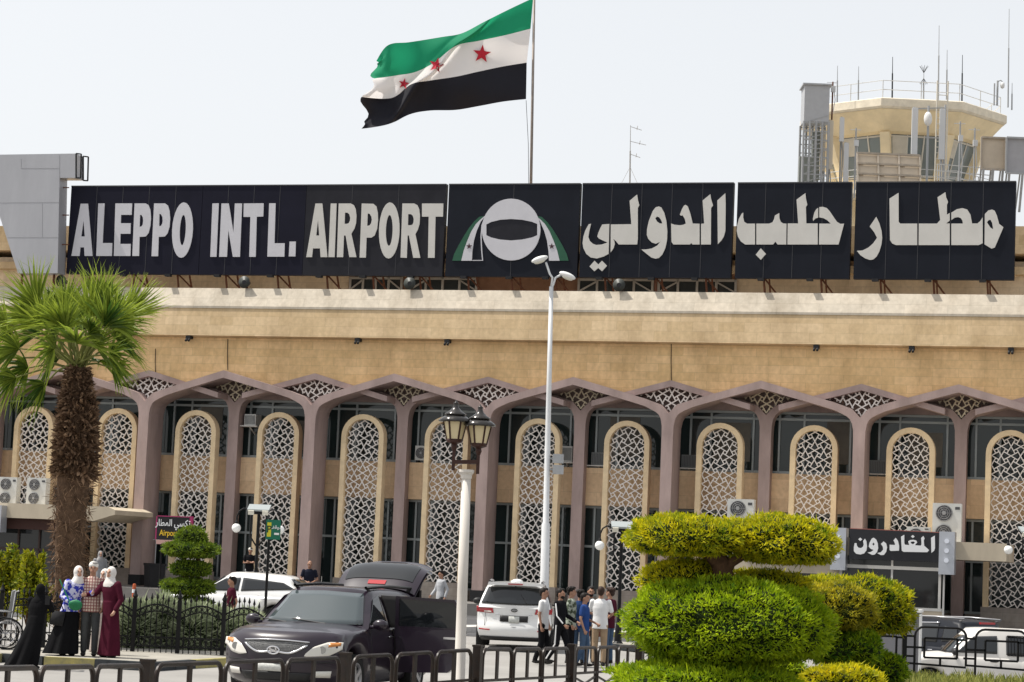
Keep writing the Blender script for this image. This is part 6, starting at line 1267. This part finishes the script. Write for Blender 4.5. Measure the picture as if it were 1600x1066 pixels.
def person(label, x, yh, Y, rz, top, bottom, skin=SK1, lean=(0, 0), pose=None, head=0, tilt=0, hair='short', hijab=None, beard=False, dress=None, sleeve=1.0, belly=1.0, slim=1.0, group=None, zf=None, H=None, hm=None, capm=None, shoe=SHOE, stripe=None, hem=(.30, 0), faces=True):
    F = onground(x, Y) if zf is None else onground(x, Y, zf); Ht = H or (at(x, yh, Y).z - F.z); s = Ht / 1.755
    J = dict(hL=(.09, 0, .93), hR=(-.09, 0, .93), kL=(.10, -.015, .50), kR=(-.10, -.015, .50), aL=(.10, .02, .09), aR=(-.10, .02, .09), sL=(.185 * slim, .01, 1.42), sR=(-.185 * slim, .01, 1.42), eL=(.245, .035, 1.14), eR=(-.245, .035, 1.14), wL=(.25, -.06, .90), wR=(-.25, -.06, .90))
    J.update(pose or {}); J = {k: Vector(v) for k, v in J.items()}
    def W(p):
        p = Vector(p); k = max(0, p.z - .5) / 1.2; k = k * k * .5 + k * .5; return Vector((p.x + lean[0] * k, p.y + lean[1] * k, p.z)) * s
    for k in ('hL', 'hR', 'kL', 'kR', 'aL', 'aR', 'sL', 'sR', 'eL', 'eR', 'wL', 'wR'): J[k] = W(J[k])
    HM = Matrix.Rotation(head, 3, 'Z') @ Matrix.Rotation(tilt, 3, 'X'); hb = W((0, .0, 1.545))
    hp = lambda p: hb + HM @ ((Vector(p) - Vector((0, 0, 1.545))) * s)
    ell = lambda q, c, r: q.ell(hp(c), tuple(k * s for k in r), 14, 10, HM)
    b = MB()
    # head, face, neck, trunk, limbs, hands: one skin
    ell(b, (0, .008, 1.648), (.074, .092, .107)); ell(b, (0, -.03, 1.585), (.056, .062, .058)); ell(b, (0, -.095, 1.628), (.013, .02, .026)); ell(b, (0, -.088, 1.66), (.05, .012, .012)); ell(b, (0, -.083, 1.588), (.026, .012, .014))
    for e in (-1, 1): ell(b, (e * .075, .005, 1.632), (.011, .02, .032))
    cap(b, [W((0, .015, 1.42)), hb + Vector((0, .0, .02))], [.058 * s, .052 * s])
    for z, rx, ry in ((.98, .15, .10), (1.15, .135, .09), (1.32, .155, .105)): b.ell(W((0, 0, z)), (rx * s * slim, ry * s * belly, .14 * s), 12, 8)
    for k in 'LR':
        e = 1 if k == 'L' else -1; cap(b, [J['s' + k], J['e' + k], J['w' + k]], [.048 * s, .037 * s, .026 * s]); cap(b, [J['h' + k], J['k' + k], J['a' + k]], [.08 * s, .052 * s, .036 * s]); b.ell(J['a' + k] + Vector((0, -.05, -.055)) * s, (.042 * s, .11 * s, .035 * s), 10, 8)
        d = (J['w' + k] - J['e' + k]).normalized(); sd_ = Vector((e, 0, 0)) - d * d.x * e; sd_ = sd_.normalized() if sd_.length > .05 else Vector((0, 1, 0)); nn = d.cross(sd_).normalized(); pc = J['w' + k] + d * .05 * s
        cap(b, [J['w' + k], pc + d * .03 * s], [.026 * s, .030 * s])
        for f_, (o_, L_) in enumerate(((-.027, .066), (-.009, .078), (.010, .074), (.027, .056))):
            r0 = pc + d * .035 * s + nn * o_ * s; m1 = r0 + (d * .6 - sd_ * .25) * L_ * s * .7; m2 = m1 + (d * .35 - sd_ * .6) * L_ * s * .55; cap(b, [r0, m1, m2], [.0095 * s, .009 * s, .0075 * s])
        r0 = pc - nn * .028 * s; cap(b, [r0, r0 + (d * .35 - nn * .45 - sd_ * .25) * .05 * s, r0 + (d * .8 - nn * .4 - sd_ * .5) * .07 * s], [.012 * s, .010 * s, .008 * s])
    body = b.build('person', skin); baked(body, [('REMESH', VX)]); tag(body, label, 'person', group); body.location = F; body.rotation_euler = (0, 0, rz)
    def torso(q, z0, z1, gx=1., flare=0):
        rows = []; prof = [(.80, .172, .122), (.95, .170, .122 * belly), (1.10, .155, .112 * belly), (1.28, .178, .122 * (belly + 1) / 2), (1.39, .172, .110), (1.445, .135, .088), (1.475, .085, .072), (1.49, .068, .062)]
        zz = [z0] + [p[0] for p in prof if z0 < p[0] < z1] + [z1]
        for z in zz:
            rx = pl([(p[0], p[1]) for p in prof], z) * slim; ry = pl([(p[0], p[2]) for p in prof], z); rows.append([W((rx * gx * math.cos(t), ry * gx * math.sin(t), z)) for t in [2 * math.pi * k / 20 for k in range(20)]])
        q.grid(rows, closed=True); q.add(rows[0], [tuple(range(19, -1, -1))]); q.add(rows[-1], [tuple(range(20))])
    def sleeves(q, f, g_=1.0):
        for k in 'LR':
            a, e, w_ = J['s' + k], J['e' + k], J['w' + k]
            if f <= 1: cap(q, [a, a.lerp(e, f)], [.062 * s * g_, .056 * s * g_]) if f < .95 else cap(q, [a, e, e.lerp(w_, .0)], [.062 * s * g_, .05 * s * g_, .05 * s * g_])
            else: cap(q, [a, e, e.lerp(w_, .93)], [.062 * s * g_, .052 * s * g_, .042 * s * g_])
    if dress:
        q = MB(); torso(q, .95, 1.49, 1.06); sleeves(q, 2, 1.12); rows = []
        for j in range(12):
            f = j / 11; z = 1.08 - 1.04 * f; rx = .165 + (hem[0] - .165) * f ** 1.1; ry = .13 + (hem[0] * .82 - .13) * f ** 1.1
            rows.append([W((hem[1] * f * f + rx * (1 + .10 * f * math.sin(t * 6 + 1.3) + .05 * f * math.sin(t * 11)) * math.cos(t), ry * (1 + .10 * f * math.sin(t * 6 + 1.3) + .05 * f * math.sin(t * 11)) * math.sin(t), z)) for t in [2 * math.pi * k / 40 for k in range(40)]])
        q.grid(rows, closed=True); q.add(rows[0], [tuple(range(40))]); q.add(rows[-1], [tuple(range(39, -1, -1))])
        o = q.build('dress', dress, body); baked(o, [('REMESH', VX)])
    if top:
        q = MB(); torso(q, .82, 1.49, 1.05); sleeves(q, sleeve); o = q.build('shirt', top, body); baked(o, [('REMESH', VX)])
        if stripe:
            for k in 'LR':
                o_ = Vector((.058 if k == 'L' else -.058, -.01, 0)) * s; qq = MB(); qq.tube([J['s' + k] + o_, J['e' + k] + o_, J['e' + k].lerp(J['w' + k], .9) + o_ * .8], .016 * s, 6, flat=1); qq.build('stripe', stripe, body)
    if bottom:
        q = MB(); rows = [[W((rx * slim * math.cos(t), ry * math.sin(t), z)) for t in [2 * math.pi * k / 20 for k in range(20)]] for z, rx, ry in ((.84, .165, .118), (.95, .168, .118), (1.02, .160, .110 * belly))]
        q.grid(rows, closed=True); q.add(rows[0], [tuple(range(19, -1, -1))]); q.add(rows[-1], [tuple(range(20))])
        for k in 'LR': cap(q, [J['h' + k] - Vector((0, 0, .03 * s)), J['k' + k], J['a' + k].lerp(J['k' + k], .04)], [.094 * s, .072 * s, .058 * s])
        o = q.build('trousers', bottom, body); baked(o, [('REMESH', VX)])
        if stripe:
            for k in 'LR': o_ = Vector((.075 if k == 'L' else -.075, 0, 0)) * s; qq = MB(); qq.tube([J['h' + k] + o_ * 1.15, J['k' + k] + o_, J['a' + k] + o_ * .8], .016 * s, 6); qq.build('stripe', stripe, body)
    for k in 'LR':
        q = MB(); a = J['a' + k]; q.ell(a + Vector((0, -.055, -.052)) * s, (.05 * s, .13 * s, .038 * s), 12, 8); q.ell(a + Vector((0, .0, -.02)) * s, (.046 * s, .06 * s, .05 * s), 10, 8); q.build('shoe', shoe, body, True)
    if hijab:
        q = MB(); ell(q, (0, .03, 1.642), (.098, .112, .128)); ell(q, (0, .012, 1.57), (.092, .092, .06)); rows = [[W((rx * math.cos(t) * (1 + .04 * math.sin(5 * t)), cy + ry * math.sin(t), z)) for t in [2 * math.pi * k / 24 for k in range(24)]] for z, rx, ry, cy in ((1.36, .165, .125, 0), (1.43, .155, .118, 0), (1.49, .115, .100, 0), (1.55, .088, .088, .01))]
        q.grid(rows, closed=True); q.add(rows[0], [tuple(range(24))]); q.add(rows[-1], [tuple(range(23, -1, -1))]); o = q.build('headscarf', hijab, body); baked(o, [('REMESH', VX)])
    else:
        q = MB(); ell(q, (0, .028, 1.675), (.083, .094, .098)); ell(q, (0, .065, 1.63), (.072, .05, .075)); ell(q, (.02, -.02, 1.735), (.06, .07, .035))
        if hair == 'bushy':
            for k in range(14): an = k * .45; ell(q, (.07 * math.cos(an), .03 + .07 * math.sin(an), 1.70 + .02 * math.sin(k * 3)), (.035, .035, .04))
        if hair != 'bald': q.build('hair', hm or HAIRM, body, True)
        if capm: q = MB(); ell(q, (0, .02, 1.695), (.09, .108, .078)); ell(q, (0, .05, 1.66), (.084, .075, .06)); q.build('cap', capm, body, True)
    if beard: q = MB(); ell(q, (0, -.042, 1.572), (.058, .056, .048)); q.build('beard', HAIRM, body, True)
    if faces:
        for e in (-1, 1):
            q = MB(); ell(q, (e * .031, -.0835, 1.645), (.014, .008, .007)); q.build('eye', EYEM, body, True); q = MB(); ell(q, (e * .032, -.089, 1.667), (.02, .007, .005)); q.build('eyebrow', HAIRM, body, True)
        q = MB(); ell(q, (0, -.0905, 1.585), (.024, .008, .007)); q.build('mouth', LIPM, body, True)
    return body, F, s
WSC = cloth('white_headscarf', (.66, .63, .60), var=.1); BLKC = cloth('black_cloth', (.008, .008, .009), var=.2); MRN = cloth('maroon_cloth', (.065, .010, .022)); DEN = cloth('denim', (.06, .10, .17)); GTR = cloth('grey_trousers', (.075, .078, .08)); BEI_ = cloth('beige_trousers', (.36, .26, .17)); WTE = cloth('white_tshirt', (.70, .70, .70), var=.08); NVY = cloth('navy_tshirt', (.016, .018, .03)); BLU = cloth('blue_polo', (.025, .06, .20)); LBL_ = cloth('light_blue_shirt', (.14, .25, .45)); BTR = cloth('black_trousers', (.010, .010, .012))
GR1 = 'people posing by the palm'; GR2 = 'people gathered beside the white SUV'
person('person in a long black robe and black headscarf raising a phone, back to the camera', 48, 912, 41.6, R(158), None, None, SK1, lean=(-.14, -.05), pose=dict(eL=(.27, -.12, 1.22), wL=(.10, -.34, 1.36), eR=(-.27, -.12, 1.22), wR=(-.08, -.34, 1.36)), hijab=BLKC, dress=BLKC, hem=(.36, .24), group=GR1, slim=1.15)
person('person in blue and white floral jacket, long black skirt and white headscarf, leaning in', 103, 884, 43.8, R(38), None, None, SK1, lean=(.16, -.10), pose=dict(eL=(.26, -.10, 1.18), wL=(.20, -.34, 1.24), eR=(-.24, -.02, 1.14), wR=(-.16, -.22, 1.06)), hijab=WSC, dress=BLKC, hem=(.36, -.12), group=GR1, zf=gz(43.8) + .15, head=R(-15))
fl_b = [o for o in bpy.data.objects if o.name.startswith('person')][-1]
q = MB()
body_, F_, s_ = person('person in pink plaid shirt, grey trousers and white cap in the middle of the group', 138, 878, 43.9, R(6), plaid('pink_plaid'), GTR, SK2, pose=dict(eL=(.26, .02, 1.15), wL=(.22, -.10, .92), eR=(-.26, .02, 1.15), wR=(-.24, -.08, .92)), sleeve=.85, belly=1.25, capm=mat('knit_cap', (.66, .64, .60), .9), group=GR1, zf=gz(43.9) + .15, hm=mat('grey_hair', (.3, .29, .28), .7), shoe=SHOE)
person('person in white headscarf and pale coat, half hidden behind the plaid shirt', 156, 889, 44.8, R(-20), None, None, SK1, hijab=WSC, dress=cloth('pale_coat', (.42, .36, .33)), hem=(.24, 0), group=GR1, zf=gz(44.8) + .15)
person('person in a long maroon coat and white headscarf, arm across the plaid shirt', 170, 886, 43.7, R(-32), None, None, SK1, lean=(-.10, 0), pose=dict(eR=(-.27, -.14, 1.22), wR=(-.34, -.30, 1.20), eL=(.25, .02, 1.12), wL=(.20, -.10, .92)), hijab=WSC, dress=MRN, hem=(.24, 0), group=GR1, zf=gz(43.7) + .15, head=R(10))
# floral jacket over the dress of the leaning woman
def over(body, m, z0, name='jacket'):
    d = [c for c in body.children if c.name.startswith('dress')][0]; me = d.data.copy(); bm = bmesh.new(); bm.from_mesh(me); s = max(v.co.z for v in body.data.vertices) / 1.755
    bmesh.ops.delete(bm, geom=[v for v in bm.verts if v.co.z < z0 * s], context='VERTS'); bm.normal_update()
    for v in bm.verts: v.co += v.normal * .010
    bm.to_mesh(me); bm.free(); me.materials.clear(); me.materials.append(m); o = bpy.data.objects.new(name, me); C.objects.link(o); o.parent = body
fl_p = [o for o in bpy.data.objects if o.get('category') == 'person' and 'floral' in o['label']][0]; over(fl_p, floral('blue_floral', (.035, .045, .36), (.55, .55, .72), 13), .86)
P = at(118, 944, 43.4); t = thing('handbag', 'green shoulder bag at the hip of the person in floral jacket', 'bag', P - Vector((0, 0, .12))); BAG = mat('green_leather', (.015, .17, .07), .5, var=.25, vscale=8)
q = MB(); q.ell((0, 0, .10), (.13, .05, .10), 14, 10); q.build('pouch', BAG, t, True); q = MB(); q.tube([(-.11, .02, .15), (-.20, .06, .30), (-.30, .10, .48), (-.34, .12, .56)], .014, 6); q.build('strap', BAG, t); q = MB(); q.ell((0, -.03, .13), (.125, .03, .06), 12, 8); q.build('flap', BAG, t, True)
P = at(90, 968, 43.6); t = thing('handbag', 'dark cloth bag hanging beside the black skirt of the floral jacket', 'bag', P - Vector((0, 0, .2))); q = MB(); q.box((0, 0, .22), (.24, .08, .26), ry=R(8)); q.build('pouch', cloth('charcoal_bag', (.03, .03, .032)), t, True); q = MB(); q.tube([(-.1, 0, .36), (.0, 0, .62), (.1, 0, .36)], .012, 6); q.build('strap', BLKC, t)
ph = at(74, 938, 41.2); t = thing('phone', 'dark phone held up by the person in the black robe', 'phone', ph); q = MB(); q.box((0, 0, 0), (.085, .012, .16), rz=R(-22)); q.build('body', BLACK, t)
walk = dict(kL=(.09, -.16, .52), aL=(.09, -.22, .10), kR=(-.09, .02, .50), aR=(-.09, .24, .16), eL=(.24, .12, 1.16), wL=(.24, .04, .92), eR=(-.24, -.06, 1.14), wR=(-.22, -.22, .96))
person('person in maroon T-shirt walking left behind the hedge', 357, 901, 52.5, R(-80), MRN, BTR, SK2, pose=walk, sleeve=.6)
person('person in black T-shirt and white cap standing with arms folded at the arcade', 388, 856, 92, R(8), BTR, cloth('pale_trousers', (.45, .45, .46)), SK2, zf=.8, sleeve=.6, capm=mat('knit_cap', (.66,) * 3), pose=dict(eL=(.25, -.05, 1.15), wL=(-.02, -.2, 1.2), eR=(-.25, -.05, 1.15), wR=(.04, -.22, 1.17)))
person('person in black headscarf and dark robe, shorter, next to the white-capped one', 397, 889, 88, R(-10), None, None, SK1, hijab=BLKC, dress=BLKC)
person('person in navy T-shirt looking down at a phone by the wide column', 480, 876, 80, R(12), NVY, BTR, SK2, sleeve=.6, hair='bald', tilt=R(12), pose=dict(eL=(.27, -.02, 1.15), wL=(.08, -.26, 1.06), eR=(-.27, -.02, 1.15), wR=(-.10, -.26, 1.06)))
person('person in pale grey robe and headscarf far behind the palm trunk group', 153, 861, 88, R(20), None, None, SK1, hijab=cloth('grey_scarf', (.30, .29, .29)), dress=cloth('grey_robe', (.28, .28, .29)))
person('person in a light striped top walking behind the raised tailgate', 686, 892, 75, R(-60), cloth('light_striped_top', (.42, .43, .45)), GTR, SK2, pose=walk, sleeve=2)
wk = dict(kL=(.08, -.08, .52), aL=(.08, -.06, .10), kR=(-.08, .0, .50), aR=(-.08, .14, .11))
person('person in white T-shirt and black trousers, leftmost beside the white SUV', 846, 919, 51.5, R(72), WTE, BTR, SK2, pose={**wk, 'eL': (.22, .0, 1.14), 'wL': (.22, -.08, .90), 'eR': (-.22, .03, 1.14), 'wR': (-.24, -.03, .88)}, sleeve=.62, slim=.92, group=GR2)
person('person in black tracksuit with white stripes and beard, walking right', 872, 920, 51, R(62), BTR, BTR, SK2, pose={**walk, 'wL': (.26, -.30, 1.02), 'eL': (.27, -.02, 1.15)}, sleeve=2, beard=True, stripe=WTE, group=GR2)
person('person in green patterned jacket and long black skirt behind the tracksuit', 889, 917, 52.4, R(80), floral('camo_green', (.06, .075, .05), (.30, .33, .28), 11), BTR, SK2, sleeve=2, hair='bushy', group=GR2)
person('person in royal blue polo shirt and jeans, facing right', 910, 927, 51.2, R(75), BLU, DEN, SK2, pose={**wk, 'eL': (.24, -.02, 1.14), 'wL': (.18, -.26, 1.04)}, sleeve=.65, slim=.95, group=GR2)
person('person in dark blue jacket with bushy hair, back turned behind the blue polo', 903, 921, 52.8, R(160), cloth('dark_blue_jacket', (.02, .045, .12)), DEN, SK2, sleeve=2, hair='bushy', group=GR2)
person('person with dark hair in grey shirt between the blue polo and white shirt', 919, 917, 53.4, R(10), cloth('grey_shirt', (.10, .10, .11)), GTR, SK2, sleeve=.7, beard=True, group=GR2)
person('person in white shirt and beige trousers, back to the camera', 935, 917, 52, R(170), WTE, BEI_, SK2, pose=dict(eL=(.26, -.10, 1.16), wL=(.16, -.30, 1.14), eR=(-.26, -.06, 1.15), wR=(-.18, -.28, 1.1)), sleeve=.7, group=GR2, hm=mat('brown_hair', (.035, .02, .015), .6))
person('person in maroon shirt with bushy hair, rightmost of the men by the white SUV', 949, 918, 53.2, R(-120), MRN, DEN, SK2, sleeve=.7, hair='bushy', group=GR2, hm=MATS['brown_hair'])
